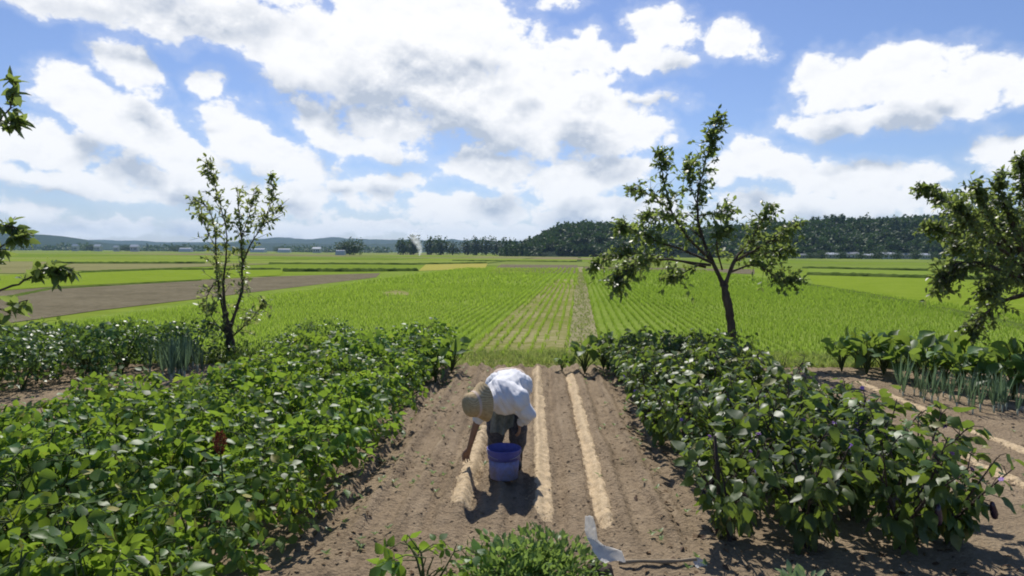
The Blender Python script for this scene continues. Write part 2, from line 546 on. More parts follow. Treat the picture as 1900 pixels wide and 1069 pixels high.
M['plume'] = leaf_mat('red_plume', [(.16, .05, .03), (.24, .08, .045), (.11, .04, .025)], (.32, .11, .05), .2, .8, .1)
M['petal'] = leaf_mat('violet_petal', [(.22, .12, .42), (.30, .18, .52)], (.4, .25, .6), .3, .5, .3)
M['stem'] = rough_mat('green_stem', [(.3, (.05, .08, .025)), (.7, (.10, .12, .04))], 20, bump=.2)
M['stem_dark'] = rough_mat('dark_stem', [(.3, (.045, .035, .035)), (.7, (.09, .07, .05))], 20, bump=.3)
M['bark'] = rough_mat('bark', [(.3, (.045, .034, .026)), (.55, (.10, .078, .06)), (.75, (.17, .14, .11))], 9, stretch=(1, 1, .25), bump=.9, bscale=30, dist=.03)
M['wood'] = rough_mat('weathered_wood', [(.3, (.22, .17, .11)), (.7, (.38, .31, .22))], 14, stretch=(.15, 1, 1), bump=.4)
M['fruit'] = rough_mat('aubergine_skin', [(.3, (.012, .006, .02)), (.7, (.03, .012, .045))], 6, rough=.2, bump=.02, spec=.6)

# ------------------------------------------------------------------ ground, fields, garden soil
FIELD_Z = -0.25
ROW = 0.0985                                   # field rows drift this much in x per metre of y
BED = math.tan(R(2.26))                        # the garden rows drift this much
path_x = lambda y: 0.147 + ROW * y


def ground_mat():
    m, nt, out = new_mat('far_paddies')
    tc = node(nt, 'ShaderNodeTexCoord')
    mp = node(nt, 'ShaderNodeMapping', {'Vector': tc.outputs['Object'], 'Rotation': (0, 0, math.atan(ROW))})
    br = node(nt, 'ShaderNodeTexBrick', {'Vector': mp.outputs[0], 'Color1': (0, 0, 0, 1), 'Color2': (1, 1, 1, 1), 'Mortar': (.5, .5, .5, 1),
              'Scale': 1.0, 'Mortar Size': 0.9, 'Brick Width': 55.0, 'Row Height': 62.0, 'Mortar Smooth': 0.2}, offset=0.37)
    col = ramp(nt, br.outputs['Color'], [(0, (.12, .18, .025)), (.25, (.17, .23, .035)), (.45, (.20, .24, .06)), (.6, (.14, .20, .03)), (.8, (.18, .21, .07)), (.93, (.21, .18, .10)), (1, (.15, .12, .08))])
    n1 = node(nt, 'ShaderNodeTexNoise', {'Vector': mp.outputs[0], 'Scale': .05, 'Detail': 6.0, 'Roughness': .6})
    n2 = node(nt, 'ShaderNodeTexNoise', {'Vector': mp.outputs[0], 'Scale': .6, 'Detail': 5.0, 'Roughness': .7})
    v = wmath(nt, 'ADD', wmath(nt, 'MULTIPLY', n1.outputs['Fac'], .7), wmath(nt, 'MULTIPLY', n2.outputs['Fac'], .8))
    hs = node(nt, 'ShaderNodeHueSaturation', {'Color': col, 'Value': wmath(nt, 'ADD', v, .25)})
    mx = node(nt, 'ShaderNodeMix', data_type='RGBA')
    nt.links.new(br.outputs['Fac'], mx.inputs['Factor'])
    nt.links.new(hs.outputs[0], mx.inputs['A']); mx.inputs['B'].default_value = (.055, .085, .022, 1)
    p = node(nt, 'ShaderNodeBsdfDiffuse', {'Color': mx.outputs['Result']})
    nt.links.new(p.outputs[0], out.inputs[0])
    return m


def sheet(name, pts, z, mat, loc=(0, 0, 0)):
    me = bpy.data.meshes.new(name)
    me.from_pydata([(x, y, z) for x, y in pts], [], [tuple(range(len(pts)))])
    o = obj(name, me, mat)
    o.location = loc
    return tag(o, kind='structure')


sheet('ground', [(-6000, -200), (6000, -200), (6000, 6000), (-6000, 6000)], FIELD_Z, ground_mat())


def field_mat(name, stops, row=None, rowcol=None):
    m, nt, out = new_mat(name)
    tc = node(nt, 'ShaderNodeTexCoord')
    mp = node(nt, 'ShaderNodeMapping', {'Vector': tc.outputs['Object'], 'Rotation': (0, 0, math.atan(ROW))})
    n1 = node(nt, 'ShaderNodeTexNoise', {'Vector': mp.outputs[0], 'Scale': .35, 'Detail': 8.0, 'Roughness': .7})
    n2 = node(nt, 'ShaderNodeTexNoise', {'Vector': mp.outputs[0], 'Scale': 3.0, 'Detail': 5.0, 'Roughness': .7})
    f = wmath(nt, 'ADD', wmath(nt, 'MULTIPLY', n1.outputs['Fac'], .5), wmath(nt, 'MULTIPLY', n2.outputs['Fac'], .5))
    col = ramp(nt, f, stops)
    bp = node(nt, 'ShaderNodeBump', {'Height': n2.outputs['Fac'], 'Strength': .8, 'Distance': .15})
    p = node(nt, 'ShaderNodeBsdfDiffuse', {'Color': col, 'Normal': bp.outputs[0]})
    nt.links.new(p.outputs[0], out.inputs[0])
    return m


straw = field_mat('straw_stubble', [(.36, (.13, .18, .03)), (.46, (.19, .20, .06)), (.56, (.27, .25, .12)), (.7, (.36, .32, .18))])
greenbase = field_mat('paddy_floor', [(.3, (.12, .19, .03)), (.5, (.17, .24, .04)), (.7, (.23, .27, .08))])
lush = field_mat('lush_paddy', [(.3, (.13, .20, .02)), (.5, (.175, .245, .028)), (.7, (.22, .28, .05))])
brown = field_mat('ploughed_soil', [(.3, (.095, .085, .055)), (.5, (.155, .135, .09)), (.7, (.22, .195, .135))])
yellow = field_mat('ripe_paddy', [(.3, (.25, .25, .05)), (.7, (.38, .34, .10))])
pathm = field_mat('grassy_path', [(.3, (.16, .16, .07)), (.5, (.25, .23, .13)), (.7, (.34, .30, .19))])
Z1, Z2 = FIELD_Z + .006, FIELD_Z + .014
LW = 17.0
sheet('field', [(path_x(14.5) - LW, 14.5), (path_x(14.5) - .4, 14.5), (path_x(104) - .4, 104), (path_x(104) - LW - 8, 104)], Z1, greenbase)
sheet('field', [(path_x(14.5) - 3.0, 14.5), (path_x(14.5) - .42, 14.5), (path_x(62) - .42, 62), (path_x(62) - 2.4, 62)], Z2, straw)
sheet('field', [(path_x(14.5) + .4, 14.5), (path_x(14.5) + 40, 14.5), (path_x(100) + 18.5, 100), (path_x(100) + .4, 100)], Z1, greenbase)
sheet('path', [(path_x(14) - .4, 14), (path_x(14) + .4, 14), (path_x(118) + .5, 118), (path_x(118) - .5, 118)], FIELD_Z + .03, pathm)
# brown ploughed field and its bright neighbours on the left
gp = lambda *a: [tuple(G(x, y, FIELD_Z)[:2]) for x, y in a]
sheet('field', gp((-260, 640), (180, 577), (360, 556), (560, 532), (698, 515), (706, 507), (520, 513), (370, 520), (90, 534), (-260, 560)), FIELD_Z + .02, brown)
sheet('field', gp((-300, 562), (90, 533), (370, 519), (520, 511), (530, 503), (300, 499), (100, 506), (-300, 530)), FIELD_Z + .024, lush)
sheet('field', gp((776, 503), (900, 499), (905, 489), (790, 491)), FIELD_Z + .03, yellow)
sheet('field', gp((903, 508), (1068, 508), (1072, 492), (930, 491)), FIELD_Z + .034, brown)
sheet('field', gp((1512, 532), (1760, 574), (2200, 640), (2200, 560), (1720, 517), (1500, 512)), FIELD_Z + .03, lush)
sheet('field', gp((1500, 508), (1740, 512), (2100, 520), (2100, 505), (1500, 497)), FIELD_Z + .034, greenbase)
sheet('field', gp((1085, 503), (1400, 509), (1400, 500), (1085, 495)), FIELD_Z + .038, brown)
sheet('field', [tuple(G(735 + 26 * math.cos(a), 545 + 4.5 * math.sin(a) * (1 + .3 * math.sin(3 * a)), FIELD_Z)[:2]) for a in np.linspace(0, 2 * math.pi, 18)[:-1]], Z2 + .006, straw)


def bank(name, pts, w, h, label=None):
    """low grassy ridge along ground points"""
    pts = np.array([(p.x, p.y) for p in pts])
    t = np.linspace(0, 1, 60)
    k = np.linspace(0, 1, len(pts))
    c = np.stack([np.interp(t, k, pts[:, 0]), np.interp(t, k, pts[:, 1])], 1)
    tan = unit(np.gradient(c, axis=0)); nor = np.stack([-tan[:, 1], tan[:, 0]], 1)
    prof = [(-.5, 0), (-.32, .7), (-.08, 1), (.15, .95), (.34, .6), (.5, 0)]
    V = []
    for i in range(60):
        hh = h * (.8 + .35 * rng.random())
        for o, z in prof:
            V.append((*(c[i] + nor[i] * o * w * (1 + .2 * rng.normal())), FIELD_Z - .02 + z * hh))
    n = len(prof)
    F = [(i * n + j, i * n + j + 1, (i + 1) * n + j + 1, (i + 1) * n + j) for i in range(59) for j in range(n - 1)]
    b = Buf(); b.add(V, [F])
    o = obj(name, b.mesh(name), M['bankgrass'])
    return tag(o, kind='structure')


M['bankgrass'] = field_mat('bank_grass', [(.3, (.045, .075, .015)), (.5, (.08, .12, .025)), (.7, (.13, .16, .05))])
gz = lambda x, y: G(x, y, FIELD_Z)
bank('bank', [gz(525, 504), gz(650, 504), gz(772, 503)], 1.6, .42)
bank('bank', [gz(100, 508), gz(300, 501), gz(520, 500)], 1.2, .25)
bank('bank', [gz(1490, 527), gz(1620, 550), gz(1760, 578), gz(1960, 622)], .9, .16)
bank('bank', [gz(500, 490), gz(760, 491), gz(900, 489)], 2.0, .35)
bank('bank', [gz(840, 484), gz(1070, 486)], 2.0, .3)
bank('bank', [gz(1500, 510), gz(1720, 516), gz(1900, 522)], 1.5, .4)
bank('bank', [gz(1490, 498), gz(1720, 503), gz(1900, 507)], 1.5, .4)
bank('bank', [gz(90, 489), gz(380, 489)], 2.0, .35)
bank('bank', [gz(-80, 572), gz(90, 537), gz(370, 521)], .6, .12)

# --- garden plateau: one sheet of tilled soil
def soil_height(x, y):
    u = x - BED * y                                        # across the beds
    h = .05 * (fbm(x * .7, y * .7, 3) - .5) + .034 * (fbm(x * 5, y * 5, 5, 4) - .5) + .036 * (fbm(x * 17, y * 17, 8, 3) - .5)
    inbed = np.clip((y - 4.7) / .9, 0, 1) * np.clip((u + 2.1) / .3, 0, 1) * np.clip((1.45 - u) / .3, 0, 1)
    wob = .06 * (fbm(x * 2, y * 1.2, 11) - .5)
    h = h + inbed * (.032 * np.cos((u + wob) * 2 * math.pi / .36) + .016 * np.cos((u + wob * 1.4) * 2 * math.pi / .155 + 1))
    # walked-on furrows: hollows along each strip, ridges between
    edge = np.clip((y - 13.2) / 1.2, 0, 1) + np.clip((np.abs(x) - 15) / 2, 0, 1)
    return h - .42 * np.clip(edge, 0, 1)


xs = np.concatenate([np.arange(-17, -2.4, .22), np.arange(-2.4, 2.0, .024), np.arange(2.0, 8, .07), np.arange(8, 17.1, .22)])
ys = np.concatenate([np.arange(-3, 3.6, .3), np.arange(3.6, 7.5, .028), np.arange(7.5, 13.1, .05), np.arange(13.1, 15.0, .1)])
XX, YY = np.meshgrid(xs, ys)
ZZ = soil_height(XX, YY)
nx, ny = len(xs), len(ys)
ii, jj = np.meshgrid(np.arange(ny - 1), np.arange(nx - 1), indexing='ij')
F = np.stack([ii * nx + jj, ii * nx + jj + 1, (ii + 1) * nx + jj + 1, (ii + 1) * nx + jj], -1).reshape(-1, 4)


def soil_mat():
    m, nt, out = new_mat('tilled_soil')
    tc = node(nt, 'ShaderNodeTexCoord')
    n1 = node(nt, 'ShaderNodeTexNoise', {'Vector': tc.outputs['Object'], 'Scale': .9, 'Detail': 6.0, 'Roughness': .6})
    n2 = node(nt, 'ShaderNodeTexNoise', {'Vector': tc.outputs['Object'], 'Scale': 26.0, 'Detail': 7.0, 'Roughness': .75})
    mp = node(nt, 'ShaderNodeMapping', {'Vector': tc.outputs['Object'], 'Rotation': (0, 0, R(2.26)), 'Scale': (1, .16, 1)})
    n3 = node(nt, 'ShaderNodeTexNoise', {'Vector': mp.outputs[0], 'Scale': 7.0, 'Detail': 4.0, 'Roughness': .6})      # lighter and darker lines along the rows, coloured in for furrow contrast
    f = wmath(nt, 'ADD', wmath(nt, 'MULTIPLY', n1.outputs['Fac'], .35), wmath(nt, 'MULTIPLY', n2.outputs['Fac'], .42))
    f = wmath(nt, 'ADD', f, wmath(nt, 'MULTIPLY', n3.outputs['Fac'], .28))
    col = ramp(nt, f, [(.34, (.12, .089, .057)), (.5, (.235, .178, .116)), (.6, (.297, .229, .152)), (.75, (.395, .315, .214))])
    vo = node(nt, 'ShaderNodeTexVoronoi', {'Vector': tc.outputs['Object'], 'Scale': 34.0})
    h = wmath(nt, 'ADD', n2.outputs['Fac'], wmath(nt, 'MULTIPLY', vo.outputs['Distance'], -.5))
    bp = node(nt, 'ShaderNodeBump', {'Height': h, 'Strength': .9, 'Distance': .03})
    p = node(nt, 'ShaderNodeBsdfPrincipled', {'Base Color': col, 'Roughness': .95, 'Specular IOR Level': .1, 'Normal': bp.outputs[0]})
    nt.links.new(p.outputs[0], out.inputs[0])
    return m


M['soil'] = soil_mat()
soil = obj('garden_soil', mesh_np('garden_soil', np.stack([XX, YY, ZZ], -1).reshape(-1, 3), [F]), M['soil'])
tag(soil, kind='structure')
hz = lambda x, y: float(soil_height(np.array([x], float), np.array([y], float))[0])

# --- clods and crumbs on the bare bed
def blob_template(sub):
    bm = bmesh.new()
    bmesh.ops.create_icosphere(bm, subdivisions=sub, radius=1)
    V = np.array([v.co[:] for v in bm.verts]); Fc = np.array([[v.index for v in f.verts] for f in bm.faces])
    bm.free()
    return V, Fc


ICO_V, ICO_F = blob_template(1)
ICO2_V, ICO2_F = blob_template(2)


def clods(n, x0, x1, y0, y1, rmin, rmax, buf):
    x = rng.uniform(x0, x1, n); y = rng.uniform(y0, y1, n)
    x = x + BED * y
    r = rmin + (rmax - rmin) * rng.random(n) ** 3
    z = soil_height(x, y) + r * .25
    V = ICO_V[None] * (1 + .25 * rng.normal(size=(n, len(ICO_V), 1))) * (r[:, None, None] * np.stack([rng.uniform(.8, 1.3, n), rng.uniform(.8, 1.3, n), rng.uniform(.3, .6, n)], 1)[:, None, :])
    V = V + np.stack([x, y, z], 1)[:, None, :]
    Fc = (ICO_F[None] + (np.arange(n) * len(ICO_V))[:, None, None]).reshape(-1, 3)
    buf.add(V.reshape(-1, 3), [Fc])


b = Buf()
clods(5200, -2.3, 1.5, 3.7, 13.2, .003, .017, b)
clods(1500, 3.9, 7.5, 4.0, 13.0, .004, .024, b)
clods(500, -9.5, -4.7, 7.5, 12.0, .005, .026, b)
tag(obj('soil_clods', b.mesh('soil_clods', False), M['soil']), 'crumbled brown clods of earth lying on the tilled beds', kind='stuff')

# --- pale tan strips of husk mulch in the furrows
M['husk'] = rough_mat('husk_mulch', [(.25, (.30, .22, .13)), (.45, (.46, .35, .21)), (.6, (.55, .43, .28)), (.8, (.62, .51, .36))], 55, detail=8, bump=.6, bscale=120, dist=.012)


def strip(pa, pb, w, label, gaps=None):
    a, c = G(*pa), G(*pb)
    n = 340
    t = np.linspace(0, 1, n)
    cx = a.x + (c.x - a.x) * t + .025 * (fbm(t * 9, t * 0 + a.x, 21) - .5)
    cy = a.y + (c.y - a.y) * t
    acr = np.linspace(-1, 1, 17)
    wv = w * (.72 + .55 * fbm(t * 30, t * 0 + 3 * a.x, 31, 4))
    X = cx[:, None] + acr[None] * wv[:, None] * .5 + .03 * (fbm(t[:, None] * 90 + 0 * acr, acr[None] * 1.5 + 0 * t[:, None], 41, 3) - .5)
    Y = cy[:, None] + 0 * acr[None]
    grain = .05 * (fbm(X * 30, Y * 30, 51, 3) - .5) + .045 * (fbm(X * 9, Y * 7, 57, 3) - .5)
    endt = np.clip(np.minimum(t, 1 - t) * 22 + .8 * (fbm(t * 25, t * 0, 71) - .5), 0, 1)[:, None]
    Z = soil_height(X, Y) + (.030 * (1 - np.abs(acr[None]) ** 2.2) - .006 + grain * .28) * endt - .02 * (1 - endt)
    V = np.stack([X, Y, Z], -1).reshape(-1, 3)
    i, j = np.meshgrid(np.arange(n - 1), np.arange(16), indexing='ij')
    Fq = np.stack([i * 17 + j, i * 17 + j + 1, (i + 1) * 17 + j + 1, (i + 1) * 17 + j], -1).reshape(-1, 4)
    bb = Buf(); bb.add(V, [Fq])
    k = 1100
    tt = rng.random(k); off = rng.normal(0, .5, k) * w
    px = np.interp(tt, t, cx) + off; py = np.interp(tt, t, cy)
    rr = rng.uniform(.003, .007, k)
    VV = ICO_V[None] * (rr[:, None, None] * np.array([1.4, 1, .5])) + np.stack([px, py, soil_height(px, py) + .014], 1)[:, None, :]
    bb.add(VV.reshape(-1, 3), [(ICO_F[None] + (np.arange(k) * len(ICO_V))[:, None, None]).reshape(-1, 3)])
    o = obj('mulch', bb.mesh('mulch'), M['husk'])
    return tag(o, label, 'mulch', 'tan mulch strips', 'stuff')


strip((996, 679), (1013, 985), .17, 'straight pale tan mulch strip running past the bent worker')
strip((1056, 689), (1132, 995), .17, 'straight pale tan mulch strip nearest the eggplants on the bare bed')
strip((900, 790), (850, 945), .20, 'short tan mulch strip under the reaching hand')
strip((1585, 706), (1960, 862), .17, 'tan mulch strip beyond the eggplants, nearer the leeks')
strip((1740, 822), (1990, 945), .17, 'tan mulch strip just outside the eggplants')
strip((1888, 757), (1980, 790), .16, 'tan mulch strip past the leeks at the garden side')

# ------------------------------------------------------------------ rice: blades of grass in rows
def blades(buf, x, y, z, n_per, h, lean, w):
    """tufts at x,y; n_per blades each, height h, half width w (arrays per tuft)"""
    n = len(x)
    X = np.repeat(x, n_per); Y = np.repeat(y, n_per); Zb = np.repeat(z, n_per)
    H = np.repeat(h, n_per) * rng.uniform(.55, 1.1, n * n_per); W = np.repeat(w, n_per)
    k = n * n_per
    a = rng.uniform(0, 2 * math.pi, k)
    le = lean * rng.uniform(.2, 1.2, k) * H
    dx, dy = np.cos(a), np.sin(a)
    sx, sy = -dy * W, dx * W
    bx, by = X + dx * W * rng.uniform(0, 2, k), Y + dy * W * rng.uniform(0, 2, k)
    p = lambda f, zf, s: np.stack([bx + dx * le * f + sx * s, by + dy * le * f + sy * s, Zb + H * zf], -1)
    V = np.stack([p(0, 0, .6), p(0, 0, -.6), p(.35, .6, 1), p(.35, .6, -1), p(1, .98, 0)], 1)
    base = (np.arange(k) * 5)[:, None]
    buf.add(V.reshape(-1, 3), [np.array([[0, 1, 3, 2]]) + base, np.array([[2, 3, 4]]) + base])


def rice_block(name, s0, s1, y0, y1, mat, side, label, sparse=None):
    b = Buf()
    for (ya, yb, rs, ts, npb, hh, ww) in ((y0, 30, .30, .13, 8, .19, .0055), (30, 50, .30, .22, 7, .24, .009), (50, y1, .60, .40, 7, .32, .017)):
        if yb <= ya:
            continue
        srow = np.arange(s0, s1, rs); t = np.arange(ya, yb, ts)
        S, T = np.meshgrid(srow, t)
        S = S.ravel() + rng.normal(0, .025 if rs < .5 else .1, S.size); T = T.ravel() + rng.normal(0, ts * .35, T.size)
        x = path_x(T) + side * (S + .45)
        dens = fbm(S * .8, T * .16, 77, 3)
        keep = rng.random(len(S)) < np.clip(1.25 - np.clip(.55 - dens, 0, 1) * 2.0, .25, 1)
        hs = .62 + .7 * fbm(x * .25, T * .25, 78, 3)
        if sparse is not None:
            k2, h2 = sparse(S, T)
            keep &= rng.random(len(S)) < k2
            hs = hs * h2
        fx = np.abs(x) < T * .80 + 1.5                        # what the photograph could see, with a margin
        keep &= fx
        x, T, S, hs = x[keep], T[keep], S[keep], hs[keep]
        blades(b, x, T, np.full(len(x), FIELD_Z), npb, hh * hs, .38, np.full(len(x), ww))
    return tag(obj(name, b.mesh(name), mat), label, kind='stuff')


def left_sparse(S, T):
    near = np.clip((2.3 + 2.4 * (fbm(S * .5, T * .11, 93, 3) - .5) - S) / .5, 0, 1) * np.clip((62 - T) / 15, 0, 1)
    patch = np.exp(-(((path_x(T) - S - .45 + 6.6) / 1.2) ** 2 + ((T - 40) / 2.5) ** 2))
    tall = 1 - .1 * near
    streak = fbm(S * 1.1, T * .12, 91, 2)
    k = 1 - near * np.clip(.05 + (streak - .50) * 3.4, 0, .88)
    return np.clip(k - patch * 1.2, 0, 1), tall


rice_block('rice_grass', 0.0, LW - .6, 16.0, 102, M['rice'], -1, 'bright lime green rice growing in rows left of the path', left_sparse)
rice_block('rice_grass', 0.0, 17.2, 16.0, 98, M['rice_dark'], 1, 'deeper green rice growing in drilled rows right of the path')
# grass on the field edge behind the garden, and on the path
b = Buf()
n = 15000
x = rng.uniform(-13, 14.5, n); y = 13.15 + 3.3 * rng.random(n) ** 1.2
on = (x - BED * y > -2.0) & (x - BED * y < 1.3) & (y < 13.45)
x, y = x[~on], y[~on]
zz = soil_height(x, y); zz = np.where(y > 14.6, FIELD_Z, zz)
blades(b, x, y, zz, 6, .06 + .26 * fbm(x * .9, y * .9, 61, 3) ** 1.5, .6, np.full(len(x), .005))
tag(obj('verge_grass', b.mesh('verge_grass'), M['verge']), 'low weedy grass on the edge between garden and paddy', kind='stuff')
b = Buf()
n = 2000
y = 14.5 + 70 * rng.random(n) ** 1.7
x = path_x(y) + np.clip(rng.normal(0, .26, n), -.5, .5)
blades(b, x, y, np.full(n, FIELD_Z + .02), 5,   .04 + .06 * rng.random(n), .9, .004 + y * .00016)
tag(obj('path_grass', b.mesh('path_grass'), M['verge']), 'short dry grass on the straight field path', kind='stuff')

# ------------------------------------------------------------------ far hills, woods, trees, houses
def hill(name, prof, y0, y1, mat, rough=.06, tree_h=0.0, seed=1, n=520, m=22):
    """ridge whose skyline follows prof: (photo x, photo y) seen at distance y0..y1"""
    yr = y0 + (y1 - y0) * .55
    pts = [P(px, py, yr) for px, py in prof]
    xs_ = np.linspace(pts[0].x, pts[-1].x, n)
    hs = np.interp(xs_, [p.x for p in pts], [max(p.z - tree_h - FIELD_Z, .5) for p in pts])
    hs = hs + (y1 - y0) * .012 * (fbm(xs_ / (y1 - y0) * 40, xs_ * 0, seed, 3) - .5) * np.clip(hs / 10, 0, 1)
    t = np.linspace(0, 1, m)
    shape = np.where(t < .55, np.sin(np.clip(t / .55, 0, 1) * math.pi / 2) ** .8, np.cos((t - .55) / .45 * math.pi / 2) * .9 + .1 * (1 - (t - .55) / .45))
    shape[0] = 0; shape[-1] = 0
    Xg = np.repeat(xs_[None], m, 0); Yg = y0 + (y1 - y0) * np.repeat(t[:, None], n, 1)
    sc_ = (y1 - y0) / 3
    nz = fbm(Xg / sc_ + 5, Yg / sc_ + 3, seed, 4) - .5
    Zg = FIELD_Z - .3 + shape[:, None] * hs[None] * (1 + nz * rough * 4)
    Yg = Yg + nz * sc_ * .4
    i, j = np.meshgrid(np.arange(m - 1), np.arange(n - 1), indexing='ij')
    Fq = np.stack([i * n + j, i * n + j + 1, (i + 1) * n + j + 1, (i + 1) * n + j], -1).reshape(-1, 4)
    o = obj(name, mesh_np(name, np.stack([Xg, Yg, Zg], -1).reshape(-1, 3), [Fq]), mat)
    tag(o, kind='structure')
    return lambda x, y: float(np.interp(x, xs_, hs)) * float(np.interp((y - y0) / (y1 - y0), t, shape)) + FIELD_Z - .3


M['woods'] = rough_mat('wooded_slope', [(.3, (.010, .024, .010)), (.5, (.018, .040, .014)), (.7, (.03, .058, .02))], .06, detail=8, bump=1.0, bscale=.25, dist=6.0, spec=.05)
RIDGE = [(930, 474), (960, 462), (985, 446), (1010, 430), (1035, 420), (1070, 414), (1120, 415), (1180, 424), (1260, 428), (1340, 420), (1420, 414), (1480, 411), (1540, 409), (1600, 410), (1650, 405), (1700, 402), (1780, 399), (1860, 396), (1960, 400), (2080, 415), (2250, 440)]
H0, H1 = 400, 580
hf = hill('hill', RIDGE, H0, H1, M['woods'], tree_h=5.0, seed=3)


def crown(buf, c, rx, rz, n, leaf, kind='low', cone=False, shell=.55):
    """leaf clumps through an uneven crown volume"""
    d = rand_dirs(n)
    lump = 1 + .28 * np.sin(d[:, 0] * 5 + c[0]) * np.cos(d[:, 2] * 4 + c[1]) + .1 * rng.normal(size=n)
    r = (shell + (1 - shell) * rng.random(n)) * lump
    p = d * r[:, None]
    if cone:
        hgt = rng.random(n) ** 1.5
        an = rng.uniform(0, 2 * math.pi, n)
        rr = (1 - hgt) * (.45 + .55 * rng.random(n)) * (1 + .2 * np.sin(an * 3 + hgt * 9))
        p = np.stack([np.cos(an) * rr, np.sin(an) * rr, hgt * 2 - 1], 1)
    pos = np.array(c) + p * np.array([rx, rx, rz])
    leaves(buf, pos, unit(d + .6 * rand_dirs(n)), rand_dirs(n) + np.array([0, 0, 1.2]), leaf * rng.uniform(.6, 1.3, n), width=.9, fold=.1, droop=.2, kind=kind)


b = Buf()
xr0, xr1 = P(935, 470, 450).x, P(2200, 470, 450).x
cnt = 0
for k in range(1500):
    x = rng.uniform(xr0, xr1); y = H0 + 4 + (H1 - H0) * .62 * rng.random() ** .9
    z = hf(x, y)
    hh = z - FIELD_Z
    if hh < .6 and rng.random() < .3:
        continue
    con = fbm(np.array([x * .02]), np.array([y * .02]), 13, 2)[0] > .68
    r = rng.uniform(2.4, 4.8)
    if con:
        crown(b, (x, y, z + r * .9), r * .62, r * 1.35, 90, 1.6, cone=True)
    else:
        crown(b, (x, y, z + r * .45), r, r * .85, 110, 1.8)
tag(obj('forest', b.mesh('forest', False), M['forest']), 'dense dark wood covering the low hill beyond the paddies', kind='stuff')

hill('hill', [(-260, 424), (-60, 428), (20, 432), (70, 433), (110, 438), (140, 446), (190, 452), (260, 462)], 1700, 2500, M['woods'], seed=5)
hill('hill', [(60, 458), (150, 449), (200, 446), (260, 449), (330, 451), (420, 452), (470, 449), (500, 444), (540, 443), (580, 446), (620, 441), (680, 443), (740, 445), (800, 446), (880, 445), (960, 447), (1050, 455), (1150, 470)], 3000, 4400, M['woods'], seed=7)
hill('hill', [(-300, 440), (-100, 446), (100, 452), (300, 455), (450, 452), (600, 452), (760, 454), (900, 470)], 2100, 2700, M['woods'], seed=9)

b = Buf()                                               # low belts of trees along the far side of the plain
for k in range(190):
    px = rng.uniform(-200, 760); dep = rng.uniform(1050, 1350)
    if fbm(np.array([px * .012]), np.array([2.0]), 17, 2)[0] < .42:
        continue
    q = P(px, 465, dep); r = rng.uniform(5, 11)
    crown(b, (q.x, dep, FIELD_Z + r * .45), r, r * rng.uniform(.5, .75), 60, 3.6, shell=.3)
tag(obj('treeline', b.mesh('treeline', False), M['forest']), 'low dark belt of trees on the far side of the plain, beneath the blue hills', kind='stuff')

M['farbark'] = rough_mat('dark_bark', [(.3, (.03, .024, .018)), (.7, (.07, .055, .04))], 3)


def far_tree(name, px, py_top, depth, wpx, label, group, cone=False, base_py=None):
    g = P(px, 468, depth)
    top = P(px, py_top, depth).z
    h = top - FIELD_Z
    w = wpx * depth / FPX
    e = empty(name, (g.x, depth, FIELD_Z), label, 'tree', group)
    t = Buf(); t.tube([(0, 0, -.2), (.1, 0, h * .3), (0, .1, h * .62)], [h * .035, h * .028, h * .012], 6)
    obj('trunk', t.mesh('trunk'), M['farbark'], e)
    c = Buf()
    k = max(2, int(w / (h * .5)))
    for q in range(k):
        f = (q + .5) / k - .5
        crown(c, (f * w * .75, rng.uniform(-.2, .2) * w * .3, h * rng.uniform(.46, .56)), w / k * .9, h * .44 * rng.uniform(.85, 1.0), 340, h * .09, cone=cone, shell=.3)
    crown(c, (0, 0, h * .28), w * .55, h * .28, 260, h * .085, shell=.3)
    obj('crown', c.mesh('crown', False), M['forest'], e)
    return e


ordn = ['first', 'second', 'third', 'fourth', 'fifth', 'sixth', 'seventh', 'eighth', 'ninth', 'tenth', 'eleventh', 'twelfth', 'thirteenth', 'fourteenth', 'fifteenth', 'sixteenth', 'seventeenth', 'eighteenth', 'nineteenth', 'twentieth']
spec = [(748, 440, 26), (767, 434, 22), (800, 437, 22), (818, 437, 26), (840, 446, 30), (868, 441, 24), (884, 439, 22), (902, 439, 24), (922, 441, 26), (940, 441, 24), (958, 444, 22)]
side = {0: 'just left of the smoke', 1: 'directly behind the smoke column', 2: 'just right of the smoke'}
for i, (px, py, w) in enumerate(spec):
    lab = side.get(i, '%s tree to the right of the smoke' % ordn[i - 2] if i > 2 else '')
    far_tree('tree', px, py, 520 + 12 * (i % 3), w, 'dark round-topped far tree, ' + lab, 'far row of trees across the paddies')
far_tree('tree', 640, 444, 430, 30, 'broad dark tree of the lone clump by the white greenhouse, left one', 'lone clump of far trees')
far_tree('tree', 656, 440, 436, 32, 'tallest dark tree of the lone clump by the white greenhouse, right one', 'lone clump of far trees')
for i, (px, py, w) in enumerate([(1470, 468, 22), (1503, 468, 18), (1525, 464, 24), (1560, 466, 22), (1598, 468, 20), (1632, 460, 28), (1664, 466, 22), (1700, 464, 24), (1738, 466, 26), (1790, 464, 30)]):
    far_tree('tree', px, py - 2, 372 + 5 * (i % 2), w, 'low round tree among farmhouses under the wooded hill, %s in the row' % ordn[i], 'trees among the farmhouses')
for i, (px, py, w) in enumerate([(170, 452, 30), (235, 454, 34), (330, 455, 40), (520, 456, 30)]):
    far_tree('tree', px, py, 900, w, 'dark far tree among white buildings under the blue hills, %s from the left' % ordn[i], 'trees among the far buildings')

